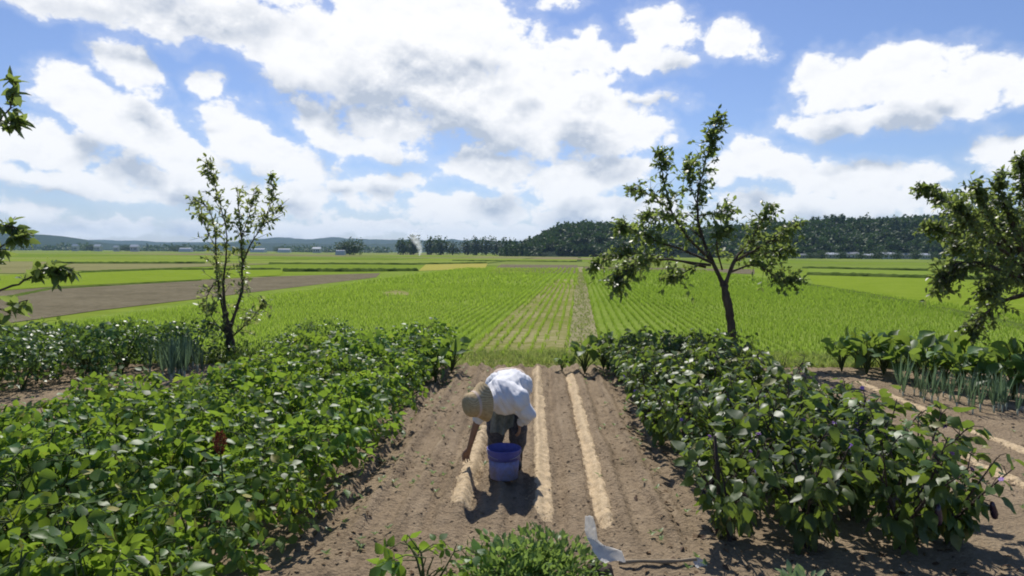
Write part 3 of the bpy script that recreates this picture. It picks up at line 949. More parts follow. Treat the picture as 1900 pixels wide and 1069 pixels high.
M['white_wall'] = rough_mat('white_wall', [(.3, (.42, .42, .41)), (.7, (.52, .52, .50))], .5, bump=.05)
M['grey_wall'] = rough_mat('grey_wall', [(.3, (.30, .29, .28)), (.7, (.42, .41, .40))], .5, bump=.05)
M['grey_roof'] = rough_mat('grey_roof', [(.3, (.16, .17, .18)), (.7, (.26, .27, .29))], 1.0, bump=.2)
M['pale_roof'] = rough_mat('pale_roof', [(.3, (.42, .45, .50)), (.7, (.55, .57, .60))], 1.0, bump=.1, rough=.5)
M['dark_glass'] = rough_mat('dark_window', [(.3, (.03, .035, .04)), (.7, (.05, .055, .06))], 1.0, rough=.2, bump=0, spec=.6)


def house(px, depth, wpx, h, label, group, wall='white_wall', roof='grey_roof', cat='house', name='farmhouse', rh=.45, tunnel=False):
    g = P(px, 468, depth)
    w = wpx * depth / FPX
    d = w * .6
    e = empty(name, (g.x, depth, FIELD_Z), label, cat, group, rz=rng.uniform(-.12, .12))
    if tunnel:
        b_ = Buf()
        th = np.linspace(0, math.pi, 13)
        prof = np.stack([np.zeros(13), -np.cos(th) * d * .5, np.sin(th) * h], 1)
        V = np.concatenate([prof + (-w / 2, 0, 0), prof + (w / 2, 0, 0)])
        b_.add(V, [[(i, i + 1, i + 14, i + 13) for i in range(12)]])
        b_.add(V[:13], [[(0, i, i + 1) for i in range(1, 12)]]); b_.add(V[13:], [[(0, i + 1, i) for i in range(1, 12)]])
        obj('cover', b_.mesh('cover', False), M['pale_roof'], e)
        r_ = Buf()
        for q in np.linspace(-.49, .49, 6):
            r_.tube(prof * 1.02 + (q * w, 0, 0), .09, 4)
        obj('hoop_frame', r_.mesh('hoop_frame'), M['grey_wall'], e)
        return
    b_ = Buf(); b_.box((-w / 2, -d / 2, 0), (w / 2, d / 2, h)); obj('wall', b_.mesh('wall', False), M[wall], e)
    b_ = Buf()
    o, r = .08 * w, h * rh
    V = [(-w / 2 - o, -d / 2 - o, h), (w / 2 + o, -d / 2 - o, h), (w / 2 + o, d / 2 + o, h), (-w / 2 - o, d / 2 + o, h), (-w / 2 - o * .3, 0, h + r), (w / 2 + o * .3, 0, h + r)]
    b_.add(V, [[(0, 1, 5, 4), (2, 3, 4, 5), (0, 3, 2, 1)], [(1, 2, 5), (3, 0, 4)]])
    ro = obj('roof', b_.mesh('roof', False), M[roof], e); ro.location.z = .02
    for q in (-.28, .06, .30):
        b_ = Buf(); b_.box((q * w - w * .07, -d / 2 - .04, h * .35), (q * w + w * .07, -d / 2 - .003, h * .75)); obj('window', b_.mesh('window', False), M['dark_glass'], e)


for i, (px, w, h, rf, wl) in enumerate([(1488, 22, 2.4, 'grey_roof', 'grey_wall'), (1545, 22, 3.0, 'pale_roof', 'grey_wall'), (1580, 30, 3.4, 'grey_roof', 'white_wall'), (1612, 20, 2.6, 'pale_roof', 'grey_wall'), (1648, 26, 3.4, 'pale_roof', 'white_wall'), (1680, 22, 3.0, 'grey_roof', 'grey_wall'), (1716, 20, 3.0, 'pale_roof', 'white_wall'), (1770, 26, 3.2, 'grey_roof', 'grey_wall')]):
    house(px, 385 + 9 * (i % 3), w * rng.uniform(.7, 1.0), h * .8, '%s %s-roofed farmhouse along the foot of the wooded hill' % (ordn[i], 'pale' if rf == 'pale_roof' else 'dark'), 'farmhouses under the wooded hill', wl, rf)
for i, (px, w, h, tn) in enumerate([(140, 10, 6, 0), (182, 12, 6, 0), (216, 9, 5, 0), (250, 13, 6, 0), (345, 22, 5, 1), (480, 26, 5, 1), (528, 22, 5, 1), (588, 14, 5, 0)]):
    house(px, 860, w, h, '%s white building from the left under the distant blue hills' % ordn[i], 'white far buildings', 'white_wall', 'pale_roof', 'greenhouse' if tn else 'house', 'greenhouse' if tn else 'farmhouse', tunnel=bool(tn))
house(632, 415, 17, 3.0, 'long white greenhouse standing before the lone clump of trees', None, cat='greenhouse', name='greenhouse', tunnel=True)

# smoke from a field fire
def smoke_mat():
    m, nt, out = new_mat('smoke')
    tc = node(nt, 'ShaderNodeTexCoord')
    ns = node(nt, 'ShaderNodeTexNoise', {'Vector': tc.outputs['Object'], 'Scale': .42, 'Detail': 5.0, 'Roughness': .6})
    sp = node(nt, 'ShaderNodeSeparateXYZ', {0: tc.outputs['Object']})
    x, y, z = sp.outputs
    ax = wmath(nt, 'ADD', wmath(nt, 'MULTIPLY', wmath(nt, 'SINE', wmath(nt, 'MULTIPLY', z, .5)), .6), wmath(nt, 'MULTIPLY', wmath(nt, 'MULTIPLY', z, z), -.02))
    dx = wmath(nt, 'SUBTRACT', x, ax)
    r = wmath(nt, 'SQRT', wmath(nt, 'ADD', wmath(nt, 'MULTIPLY', dx, dx), wmath(nt, 'MULTIPLY', y, y)))
    rr = wmath(nt, 'DIVIDE', r, wmath(nt, 'MULTIPLY_ADD', z, .30, 1.0))
    core = wmath(nt, 'POWER', wmath(nt, 'SUBTRACT', 1.0, rr, clamp=True), 1.6)
    fade = node(nt, 'ShaderNodeMapRange', {'Value': z, 'From Min': 0.0, 'From Max': 14.0, 'To Min': 1.0, 'To Max': 0.0})
    d = wmath(nt, 'MULTIPLY', wmath(nt, 'MULTIPLY_ADD', ns.outputs['Fac'], 3.2, -1.05, clamp=True), wmath(nt, 'MULTIPLY', wmath(nt, 'MULTIPLY', fade.outputs[0], core), 1.5))
    v = node(nt, 'ShaderNodeVolumePrincipled', {'Color': (.97, .97, 1, 1), 'Density': d, 'Anisotropy': .6})
    nt.links.new(v.outputs[0], out.inputs['Volume'])
    return m


b = Buf()
zz = np.linspace(0, 14, 14)
b.tube(np.stack([.6 * np.sin(zz * .5) - .02 * zz ** 2, 0 * zz, zz], 1), 1.0 + zz * .30, 16)
o = obj('smoke', b.mesh('smoke'), smoke_mat(), loc=(P(778, 468, 400).x, 400, FIELD_Z + .1))
tag(o, 'thin white smoke column rising from a field fire', kind='stuff')

# air
b = Buf(); b.box((-6500, -400, -1.3), (6500, 6500, 190))
m, nt, out = new_mat('haze')
v = node(nt, 'ShaderNodeVolumePrincipled', {'Color': (.45, .66, 1.0, 1), 'Density': .00011, 'Anisotropy': .1})
nt.links.new(v.outputs[0], out.inputs['Volume'])
tag(obj('haze', b.mesh('haze', False), m), 'pale haze over the plain', kind='stuff')

# ------------------------------------------------------------------ garden plants
def bean_meshes(h, r, n_nodes, L, seed):
    """bushy trifoliate plant: stems with petioles, and its leaves"""
    st, lf = Buf(), Buf()
    tips = []
    for k in range(7):
        a = rng.uniform(0, 2 * math.pi); q = r * rng.uniform(.2, .75)
        p = [(0, 0, -.03), (q * .3 * math.cos(a), q * .3 * math.sin(a), h * .35), (q * .75 * math.cos(a), q * .75 * math.sin(a), h * .65), (q * math.cos(a + .3), q * math.sin(a + .3), h * .88)]
        st.tube(p, [.009, .008, .006, .003], 5, cap=False)
        tips.append(p)
    pos, dr, up, ln = [], [], [], []
    for k in range(n_nodes):
        a = rng.uniform(0, 2 * math.pi)
        u = rng.random() ** .55
        zf = rng.random() ** .6
        rad = r * (1.05 - .45 * abs(zf - .45)) * (.35 + .65 * u) * (1 + .18 * math.sin(3 * a + seed))
        c = np.array([rad * math.cos(a), rad * math.sin(a), h * (.10 + .90 * zf * (1 - .20 * u * u)) + rng.normal(0, .02)])
        cand = [q for tp in tips for q in tp[1:]]
        p = min(cand, key=lambda q: float(np.linalg.norm(np.array(q) - c)))
        if k % 2 == 0 and np.linalg.norm(np.array(p) - c) < .30:
            mid = (np.array(p) + c) / 2 + (0, 0, .03)
            st.tube([p, mid, c], [.004, .003, .0025], 4, cap=False)
        out = np.array([math.cos(a), math.sin(a), 0])
        face = unit(out * rng.uniform(.1, .9) + np.array([0, 0, 1.0]) +   .75 * rng.normal(size=3))
        hd = unit(np.cross(np.cross(face, out + .3 * rng.normal(size=3)), face))
        sd = np.cross(face, hd)
        size = L * rng.uniform(.5, 1.3)
        for ang, ls in ((0, 1.0), (1.35, .88), (-1.35, .88)):
            d = hd * math.cos(ang) + sd * math.sin(ang)
            pos.append(c + d * .012 + hd * (.02 if ang == 0 else 0)); dr.append(unit(d - face * rng.uniform(0, .5))); up.append(face + .25 * rng.normal(size=3)); ln.append(size * ls)
    leaves(lf, pos, dr, up, np.array(ln), width=.74, fold=rng.uniform(-.05, .25, len(ln)), droop=rng.uniform(.0, .35, len(ln)), kind='fine', wave=.02)
    return st.mesh('stem'), lf.mesh('foliage')


def eggplant_meshes(h, r, n, L, seed, front=False):
    st, lf, fl = Buf(), Buf(), []
    pts = []
    for k in range(6):
        a = k * 1.05 + rng.uniform(-.4, .4); q = r * rng.uniform(.5, 1.0)
        p = np.array([(0, 0, -.03), (.04 * math.cos(a), .04 * math.sin(a), h * .25), (q * .55 * math.cos(a), q * .55 * math.sin(a), h * .58), (q * math.cos(a + .2), q * math.sin(a + .2), h * rng.uniform(.8, 1.0))])
        st.tube(p, [.014, .012, .008, .004], 6, cap=False)
        pts.append(p)
    pos, dr, up, ln = [], [], [], []
    for k in range(n):
        p = pts[rng.integers(len(pts))]
        f = rng.uniform(.9, 3.0) if rng.random() < .85 else rng.uniform(.5, 1.2)
        i = min(int(f), 2); b0 = p[i] + (p[i + 1] - p[i]) * (f - i)
        a = rng.uniform(0, 2 * math.pi)
        out = unit(np.array([math.cos(a), math.sin(a), 0]) + .8 * unit(b0 * (1, 1, 0)))
        pl = rng.uniform(.04, .13)
        c = b0 + out * pl + np.array([0, 0, rng.uniform(.0, .09)])
        if k % 2 == 0:
            st.tube([b0, (b0 + c) / 2 + (0, 0, .02), c], [.004, .0035, .003], 4, cap=False)
        low = c[2] < h * .6
        tilt = rng.uniform(.0, .7) + (.6 if low else 0)
        d = unit(out * math.cos(tilt) + np.array([0, 0, -math.sin(tilt)]) + .25 * rng.normal(size=3))
        pos.append(c); dr.append(d); up.append(np.array([0, 0, 1.0]) + out * rng.uniform(-.1, .7) + .4 * rng.normal(size=3)); ln.append(L * rng.uniform(.55, 1.2))
    leaves(lf, pos, dr, up, np.array(ln), width=.62, fold=rng.uniform(-.1, .2, n), droop=rng.uniform(.05, .45, n), kind='fine', wave=.06)
    return st.mesh('stem'), lf.mesh('foliage'), pts


def flower_mesh():
    b = Buf()
    a = np.arange(5) * 2 * math.pi / 5
    d = np.stack([np.cos(a), np.sin(a), 0 * a + .15], 1)
    leaves(b, np.zeros((5, 3)), d, np.tile([0, 0, 1.0], (5, 1)), .024, width=1.0, fold=.1, droop=.2, kind='mid')
    return b.mesh('flower')


def fruit_mesh():
    b = Buf()
    b.lathe([(.004, 0), (.016, -.012), (.021, -.04), (.027, -.085), (.028, -.115), (.020, -.145), (.004, -.155)], 12)
    return b.mesh('fruit')


def bush_meshes(h, r, n, L, width=.34):
    st, lf = Buf(), Buf()
    for k in range(14):
        a = rng.uniform(0, 6.28); q = r * rng.uniform(.3, .9)
        st.tube([(0, 0, 0), (q * .5 * math.cos(a), q * .5 * math.sin(a), h * .5), (q * math.cos(a), q * math.sin(a), h * rng.uniform(.6, .95))], [.006, .004, .002], 4, cap=False)
    d = rand_dirs(n); d[:, 2] = np.abs(d[:, 2])
    rr = rng.uniform(.45, 1.0, n) * (1 + .18 * np.sin(d[:, 0] * 6) * np.cos(d[:, 1] * 5 + 1))
    pos = d * rr[:, None] * np.array([r, r, h])
    leaves(lf, pos, unit(d + np.array([0, 0, .4]) + .7 * rand_dirs(n)), rand_dirs(n) + np.array([0, 0, 1]), L * rng.uniform(.6, 1.2, n), width=width, fold=.15, droop=.25, kind='mid')
    return st.mesh('stem'), lf.mesh('foliage')


def place(name, meshes, mats, loc, label, cat, group, sc=1.0, rz=None):
    e = empty(name, loc, label, cat, group, rz=rng.uniform(0, 6.28) if rz is None else rz, scale=sc)
    for me, mt in zip(meshes, mats):
        obj(me.name.split('.')[0], me, mt, e)
    return e


# --- soy beans: the big bed beside the bare soil
BV = [bean_meshes(.68, .50, 140, .100, k) for k in range(5)]
rows_u = [-2.18, -2.95, -3.68, -4.3, -4.95, -5.6, -6.2]
rown = ['row edging the bare soil', 'second row from the bare soil', 'third row from the bare soil', 'fourth row from the bare soil', 'fifth row from the bare soil', 'sixth row from the bare soil', 'outermost row, furthest from the bare soil']
for ri, u in enumerate(rows_u):
    y = 3.1 + .12 * ri
    k = 0
    while y < [13.2, 13.2, 12.6, 10.8, 8.5, 7.0, 5.7][ri]:
        uu = u + rng.normal(0, .06)
        x = uu + BED * y
        if ri == 3 and y > 9.3 and y < 12:
            x += .35
        sc = rng.uniform(.78, 1.16) * (1.12 if y > 11 else 1.0)
        place('bean_plant', BV[rng.integers(5)], (M['stem'], M['bean']), (x, y, hz(x, y) - .01),
              'bushy green bean plant, %s, %s back from the camera' % (rown[ri], ordn[k]), 'bean plant', 'bean plants in the large bed', sc)
        y += rng.uniform(.60, .72); k += 1
# outer bed on the far left: taller, looser beans
BT = [bean_meshes(.82, .52, 150, .085, 20 + k) for k in range(3)]
spots = []
for ri, (ua, ub, yv) in enumerate([(-11.2, -7.8, 9.8), (-11.4, -7.5, 10.5), (-11.6, -7.1, 11.2), (-11.8, -6.8, 12.0), (-12.2, -6.5, 12.8), (-12.6, -6.3, 13.6)]):
    n_ = int((ub - ua) / .72)
    for k in range(n_):
        x = ub - (k + .3 * rng.random()) * .72; y = yv + rng.normal(0, .1)
        place('bean_plant', BT[rng.integers(3)], (M['stem'], M['bean_pale']), (x, y, hz(x, y) - .02),
              'tall loose bean plant beyond the soil gap, %s row back, %s out from the sapling' % (ordn[ri], ordn[k]), 'bean plant', 'tall bean plants in the outer bed', rng.uniform(.92, 1.25))
# bushier shrubs at the back edge of the large bed
BB = bean_meshes(1.0, .62, 230, .07, 40)
for k, (px, yy, sc) in enumerate([(600, 13.5, 1.0), (560, 13.6, .85), (650, 13.4, .82), (520, 13.8, .72), (700, 13.3, .68), (745, 13.3, .62)]):
    x = G(px, 660).x * yy / G(px, 660).y
    place('shrub', BB, (M['stem'], M['bean_pale']), (x, yy, hz(x, yy) - .02), 'dusty green shrub against the paddy behind the beans, %s by height' % ['tallest', 'second', 'third', 'fourth', 'fifth', 'lowest'][k], 'shrub', 'shrubs along the back of the bean bed', sc)

BS = bush_meshes(.55, .5, 700, .07, .5)
for k, (px, yy, sc) in enumerate([(410, 13.6, .9), (455, 13.5, 1.0), (490, 13.6, .8), (380, 13.7, .6)]):
    x = P(px, 660, yy).x
    place('shrub', BS, (M['stem'], M['bean_pale']), (x, yy, hz(x, yy) - .02), 'leafy undergrowth bush at the foot of the slender sapling, %s from the left' % ordn[[1, 2, 3, 0][k]], 'shrub', 'bushes at the foot of the sapling', sc)

# --- eggplants
EV = [eggplant_meshes(.86, .46, 205, .142, k) for k in range(5)]
FL, FR_ = flower_mesh(), fruit_mesh()
erow = ['row edging the bare bed', 'second row from the bare bed', 'third row from the bare bed', 'outer row beside the mulch strips']
for ri, u in enumerate([1.50, 2.08, 2.66, 3.2]):
    y = [5.12, 5.02, 4.98, 5.1][ri]
    k = 0
    while y < 12.9:
        x = u + BED * y + rng.normal(0, .05)
        v = EV[rng.integers(5)]
        e = place('eggplant', v[:2], (M['stem_dark'], M['eggplant']), (x, y, hz(x, y) - .01),
                  'broad-leaved eggplant bush, %s, %s from the near end' % (erow[ri], ordn[k]), 'eggplant', 'eggplants in the bed', rng.uniform(.85, 1.06) * (.88 if ri == 0 else 1.02))
        if y < 8.5:
            for q in range(2):
                f = obj('flower', FL, M['petal'], e); p = v[2][rng.integers(6)][3]
                f.location = (p[0] * 1.1, p[1] * 1.1, p[2] * rng.uniform(.75, 1.06)); f.rotation_euler = (rng.uniform(-1, 1), rng.uniform(-1, 1), 0)
            p = v[2][rng.integers(6)][2]
            f = obj('fruit', FR_, M['fruit'], e); f.location = (p[0] * 1.25, p[1] * 1.25, p[2] * .9); f.rotation_euler = (rng.uniform(-.3, .3), rng.uniform(-.3, .3), 0)
        y += rng.uniform(.58, .68); k += 1


# --- broad-leaved plants (taro and the like) in the back rows
def broad_meshes(h, n, L, seed):
    st, lf = Buf(), Buf()
    pos, dr, up = [], [], []
    for k in range(n):
        a = k * 2.4 + rng.uniform(-.3, .3)
        o = np.array([math.cos(a), math.sin(a), 0])
        hh = h * rng.uniform(.45, 1.0); rr = .16 * rng.uniform(.5, 1.4)
        c = o * rr + (0, 0, hh)
        st.tube([(0, 0, 0), o * rr * .4 + (0, 0, hh * .6), c], [.012, .010, .006], 5, cap=False)
        pos.append(c - o * .02); t = rng.uniform(-1.2, .7)
        dr.append(o * math.cos(t) - np.array([0, 0, math.sin(t)])); up.append(np.array([0, 0, .9]) + o * .5 + .3 * rng.normal(size=3))
    leaves(lf, pos, dr, up, L * rng.uniform(.7, 1.2, n), width=.72, fold=rng.uniform(0, .3, n), droop=rng.uniform(.0, .5, n), kind='fine', wave=.05)
    return st.mesh('stem'), lf.mesh('foliage')


TV = [broad_meshes(.62, 17, .30, k) for k in range(3)]
k = 0
for px, py in [(1562, 690), (1590, 682), (1608, 695), (1640, 694), (1668, 704), (1700, 706), (1725, 716), (1752, 714), (1780, 724), (1812, 728), (1845, 736), (1880, 742), (1915, 752), (1650, 678), (1690, 684), (1735, 690), (1790, 700), (1850, 708), (1890, 716), (1930, 725)]:
    g = G(px, py)
    place('taro', TV[k % 3], (M['stem'], M['taro']), (g.x, g.y, hz(g.x, g.y)), 'broad-leaved taro beyond the tan strips, %s in the row from the eggplants' % ordn[k], 'taro', 'broad-leaved plants in the outer row', rng.uniform(.8, 1.15))
    k += 1
for i, (px, py, sc, mt, lab) in enumerate([(838, 690, .95, 'taro', 'grey-green broad-leaved taro at the far corner of the bean bed'), (775, 705, 1.0, 'taro', 'broad-leaved taro with wilting leaves behind the bean bed corner'),
                                           (808, 712, .75, 'yellow_leaf', 'yellowing broad-leaved taro beside the far bean corner'), (742, 722, .8, 'taro', 'low broad-leaved taro in shade at the bean bed edge'),
                                           (1043, 690, .42, 'taro', 'small broad-leaved seedling at the far end of the bare bed'),
                                           (1085, 690, .9, 'taro', 'broad-leaved taro at the far end of the eggplants, nearest the path'), (1120, 682, .95, 'taro', 'broad-leaved taro behind the eggplants, second from the path'), (1160, 684, .85, 'taro', 'broad-leaved taro behind the eggplants, third from the path')]):
    g = G(px, py)
    place('taro', TV[i % 3], (M['stem'], M[mt]), (g.x, g.y, hz(g.x, g.y)), lab, 'taro', 'broad-leaved plants at the bed ends', sc)


# --- leeks: upright blue-green fans
def leek_meshes(seed):
    lf, st = Buf(), Buf()
    n = 9
    a = rng.uniform(0, 6.28, n); d = np.stack([.22 * np.cos(a), .22 * np.sin(a), np.ones(n)], 1) + .1 * rng.normal(size=(n, 3))
    leaves(lf, np.stack([.01 * np.cos(a), .01 * np.sin(a), 0 * a + .08], 1), d, np.stack([np.cos(a), np.sin(a), 0 * a], 1), rng.uniform(.28, .50, n), width=.048, fold=.3, droop=rng.uniform(-.2, .2, n), kind='fine')
    st.tube([(0, 0, -.02), (0, 0, .1)], [.011, .012], 6)
    return st.mesh('stem'), lf.mesh('foliage')


KV = [leek_meshes(k) for k in range(3)]
M['leek_white'] = rough_mat('leek_shaft', [(.3, (.35, .40, .28)), (.7, (.5, .52, .42))], 20, bump=.05)
k = 0
for i in range(24):
    t = i / 23
    g = G(1665 + 215 * t + rng.normal(0, 4), 748 - 22 * (1 - t) + 24 * t + rng.normal(0, 6))
    place('leek', KV[i % 3], (M['leek_white'], M['leek']), (g.x, g.y, hz(g.x, g.y)), 'blue-green leek standing between the taro and the tan strip', 'leek', 'leeks before the taro row', rng.uniform(.8, 1.25))
for i in range(26):
    g = G(330 + rng.normal(0, 22), 692 + rng.normal(0, 9))
    place('leek', KV[i % 3], (M['leek_white'], M['leek']), (g.x, g.y, hz(g.x, g.y)), 'blue-green leek in the dense clump beside the sapling', 'leek', 'leeks beside the sapling', rng.uniform(1.0, 1.5))


# --- small bushes at the near edge
MB1 = bush_meshes(.40, .40, 1700, .058, .55)
MB2 = bush_meshes(.38, .36, 1400, .052, .55)
place('marigold', MB1, (M['stem'], M['marigold']), (.02, 4.25, -.02), 'fine-leaved low bush at the near edge, next to broad bean leaves', 'low bush', 'fine-leaved bushes at the near edge', 1.0)
place('marigold', MB2, (M['stem'], M['marigold']), (.27, 4.32, -.02), 'fine-leaved low bush at the near edge, beside the white plastic', 'low bush', 'fine-leaved bushes at the near edge', 1.05)
PB = bush_meshes(.26, .22, 320, .075, .5)
place('cabbage', PB, (M['stem'], M['pale_plant']), (1.78, 4.10, -.03), 'pale grey-green leafy plant in the shade before the eggplants', 'leafy plant', None, 1.0)
SB = bean_meshes(.40, .34, 40, .10, 50)
place('bean_seedling', SB, (M['stem'], M['bean']), (-.52, 4.15, -.02), 'young bean plant at the near edge beside the fine-leaved bush', 'bean plant', None, 1.05)
place('bean_seedling', bean_meshes(.30, .24, 12, .10, 51), (M['stem'], M['yellow_leaf']), (-1.80, 5.55, -.02), 'small yellow-green bean plant spilling onto the bare soil', 'bean plant', None, 1.0)

# --- red plume of an amaranth among the beans
e = empty('amaranth', (-2.16, 5.0, 0), 'amaranth with a russet-red plume poking above the beans', 'flower')
b = Buf(); b.tube([(0, 0, 0), (.02, 0, .45), (0, 0, .76)], [.010, .008, .005], 6); obj('stem', b.mesh('stem'), M['stem'], e)
b = Buf(); n = 420
t = rng.random(n); a = rng.uniform(0, 6.28, n); r = .045 * np.sin(np.clip(t, .05, .95) * math.pi) ** .7 * rng.uniform(.3, 1, n)
leaves(b, np.stack([r * np.cos(a), r * np.sin(a), .68 + .17 * t], 1), np.stack([np.cos(a), np.sin(a), 1 + 0 * a], 1), rand_dirs(n), .022, width=.5, kind='low')
obj('plume', b.mesh('plume'), M['plume'], e)
b = Buf(); n = 14; a = rng.uniform(0, 6.28, n)
leaves(b, np.stack([.02 * np.cos(a), .02 * np.sin(a), rng.uniform(.3, .68, n)], 1), np.stack([np.cos(a), np.sin(a), .2 + 0 * a], 1), np.tile([0, 0, 1.], (n, 1)), .1, width=.5)
obj('foliage', b.mesh('foliage'), M['bean'], e)

# --- dead leaves and trimmings along the bed edges
b = Buf(); n = 700
x = np.concatenate([rng.normal(-1.75, .22, n // 2), rng.normal(1.25, .16, n // 4), rng.uniform(-2, 3.6, n - n // 2 - n // 4)])
y = np.concatenate([rng.uniform(5, 12.5, n // 2), rng.uniform(4.5, 12.5, n // 4), rng.uniform(4.0, 5.0, n - n // 2 - n // 4)])
x = x + BED * y
leaves(b, np.stack([x, y, soil_height(x, y) + .012], 1), np.stack([rng.normal(size=n), rng.normal(size=n), .15 * rng.normal(size=n)], 1), np.tile([0, 0, 1.], (n, 1)) + .3 * rng.normal(size=(n, 3)), rng.uniform(.03, .08, n), width=.5, kind='mid', droop=.3)
tag(obj('leaf_litter', b.mesh('leaf_litter'), M['dry_leaf']), 'dry brown leaves scattered along the bed edges', kind='stuff')


# --- seedling weeds scattered over the tilled soil
b = Buf(); n = 260
x = np.concatenate([rng.normal(-1.5, .35, 110), rng.normal(1.15, .25, 70), rng.uniform(3.9, 6.5, 40), rng.normal(-7.2, 1.2, 40)]); y = np.concatenate([rng.uniform(4.6, 13, 110), rng.uniform(4.6, 13, 70), rng.uniform(4.5, 12, 40), rng.uniform(8.0, 9.8, 40)])
x = x + BED * y
for q in range(5):
    a = q * 1.26 + rng.uniform(0, 1, n)
    leaves(b, np.stack([x, y, soil_height(x, y) + .015 + .02 * rng.random(n)], 1), np.stack([np.cos(a), np.sin(a), .5 + .4 * rng.random(n)], 1), np.tile([0, 0, 1.], (n, 1)), rng.uniform(.02, .06, n), width=.5, kind='mid')
tag(obj('weeds', b.mesh('weeds'), M['marigold']), 'tiny green weeds sprouting from the tilled soil', kind='stuff')


# ------------------------------------------------------------------ garden trees
def fruit_tree(name, depth, limbs, label, leaf, lmat, n_twig, per, spread=.35, twig=.38, seed=0, lw=.55, skip=.25, hang=.35):
    """limbs: lists of (photo x, photo y, depth offset, radius); trunk limb first"""
    base = P(limbs[0][0][0], limbs[0][0][1], depth)
    e = empty(name, (base.x, depth, hz(base.x, depth) if depth < 15 else FIELD_Z), label, 'tree')
    o0 = np.array(e.location)
    tk, cr, tw = Buf(), Buf(), Buf()
    paths = []
    for L in limbs:
        pts = np.array([P(q[0], q[1], depth + q[2])[:] for q in L]) - o0
        rad = np.array([q[3] for q in L])
        m = len(pts) * 5
        k = np.linspace(0, len(pts) - 1, m); i = np.clip(k.astype(int), 0, len(pts) - 2); f = (k - i)[:, None]
        pp = pts[np.clip(i - 1, 0, None)], pts[i], pts[i + 1], pts[np.clip(i + 2, None, len(pts) - 1)]
        c = .5 * (2 * pp[1] + (pp[2] - pp[0]) * f + (2 * pp[0] - 5 * pp[1] + 4 * pp[2] - pp[3]) * f ** 2 + (3 * pp[1] - pp[0] - 3 * pp[2] + pp[3]) * f ** 3)
        c = c + .012 * rng.normal(size=c.shape) * np.linspace(0, 1, m)[:, None]
        rr = np.interp(k, np.arange(len(rad)), rad)
        if L is limbs[0]:
            c[0, 2] = min(c[0, 2], -.1)
        tk.tube(c, rr * (1 + .08 * rng.normal(size=m)), 8)
        if L is not limbs[0] or n_twig == 0:
            paths.append((c, rr))
    lens = np.array([np.linalg.norm(np.diff(c, axis=0), axis=1).sum() for c, _ in paths])
    pos, dr, up, ln = [], [], [], []
    for _ in range(n_twig):
        c, rr = paths[rng.choice(len(paths), p=lens / lens.sum())]
        f = skip + (1 - skip) * rng.random() ** .75
        i = min(int(f * (len(c) - 1)), len(c) - 2)
        p0 = c[i]; t0 = unit(c[i + 1] - c[i])
        d = unit(t0 * rng.uniform(.3, 1.2) + rand_dirs(1)[0] * spread * 2.4 + np.array([0, 0, .15]))
        tl = twig * rng.uniform(.4, 1.25) * (1.2 - .65 * f)
        bend = np.array([0, 0, -hang * tl * rng.uniform(0, 1)])
        tp = np.array([p0, p0 + d * tl * .5 + bend * .25, p0 + d * tl + bend])
        tk.tube(tp, [.006, .004, .002], 4, cap=False)
        for q in range(rng.integers(max(per - 3, 1), per + 3)):
            g = .15 + .85 * rng.random()
            p = p0 + (tp[2] - p0) * g + (0, 0, .0)
            ld = unit(d * .6 + rand_dirs(1)[0] * .9 + np.array([0, 0, -hang]))
            pos.append(p); dr.append(ld); up.append(np.array([0, 0, 1.]) + .6 * rng.normal(size=3)); ln.append(leaf * rng.uniform(.6, 1.2))
    leaves(cr, pos, dr, up, np.array(ln), width=lw, fold=rng.uniform(0, .25, len(ln)), droop=rng.uniform(0, .4, len(ln)), kind='mid')
    obj('trunk', tk.mesh('trunk'), M['bark'], e)
    obj('crown', cr.mesh('crown'), M[lmat], e)
    return e


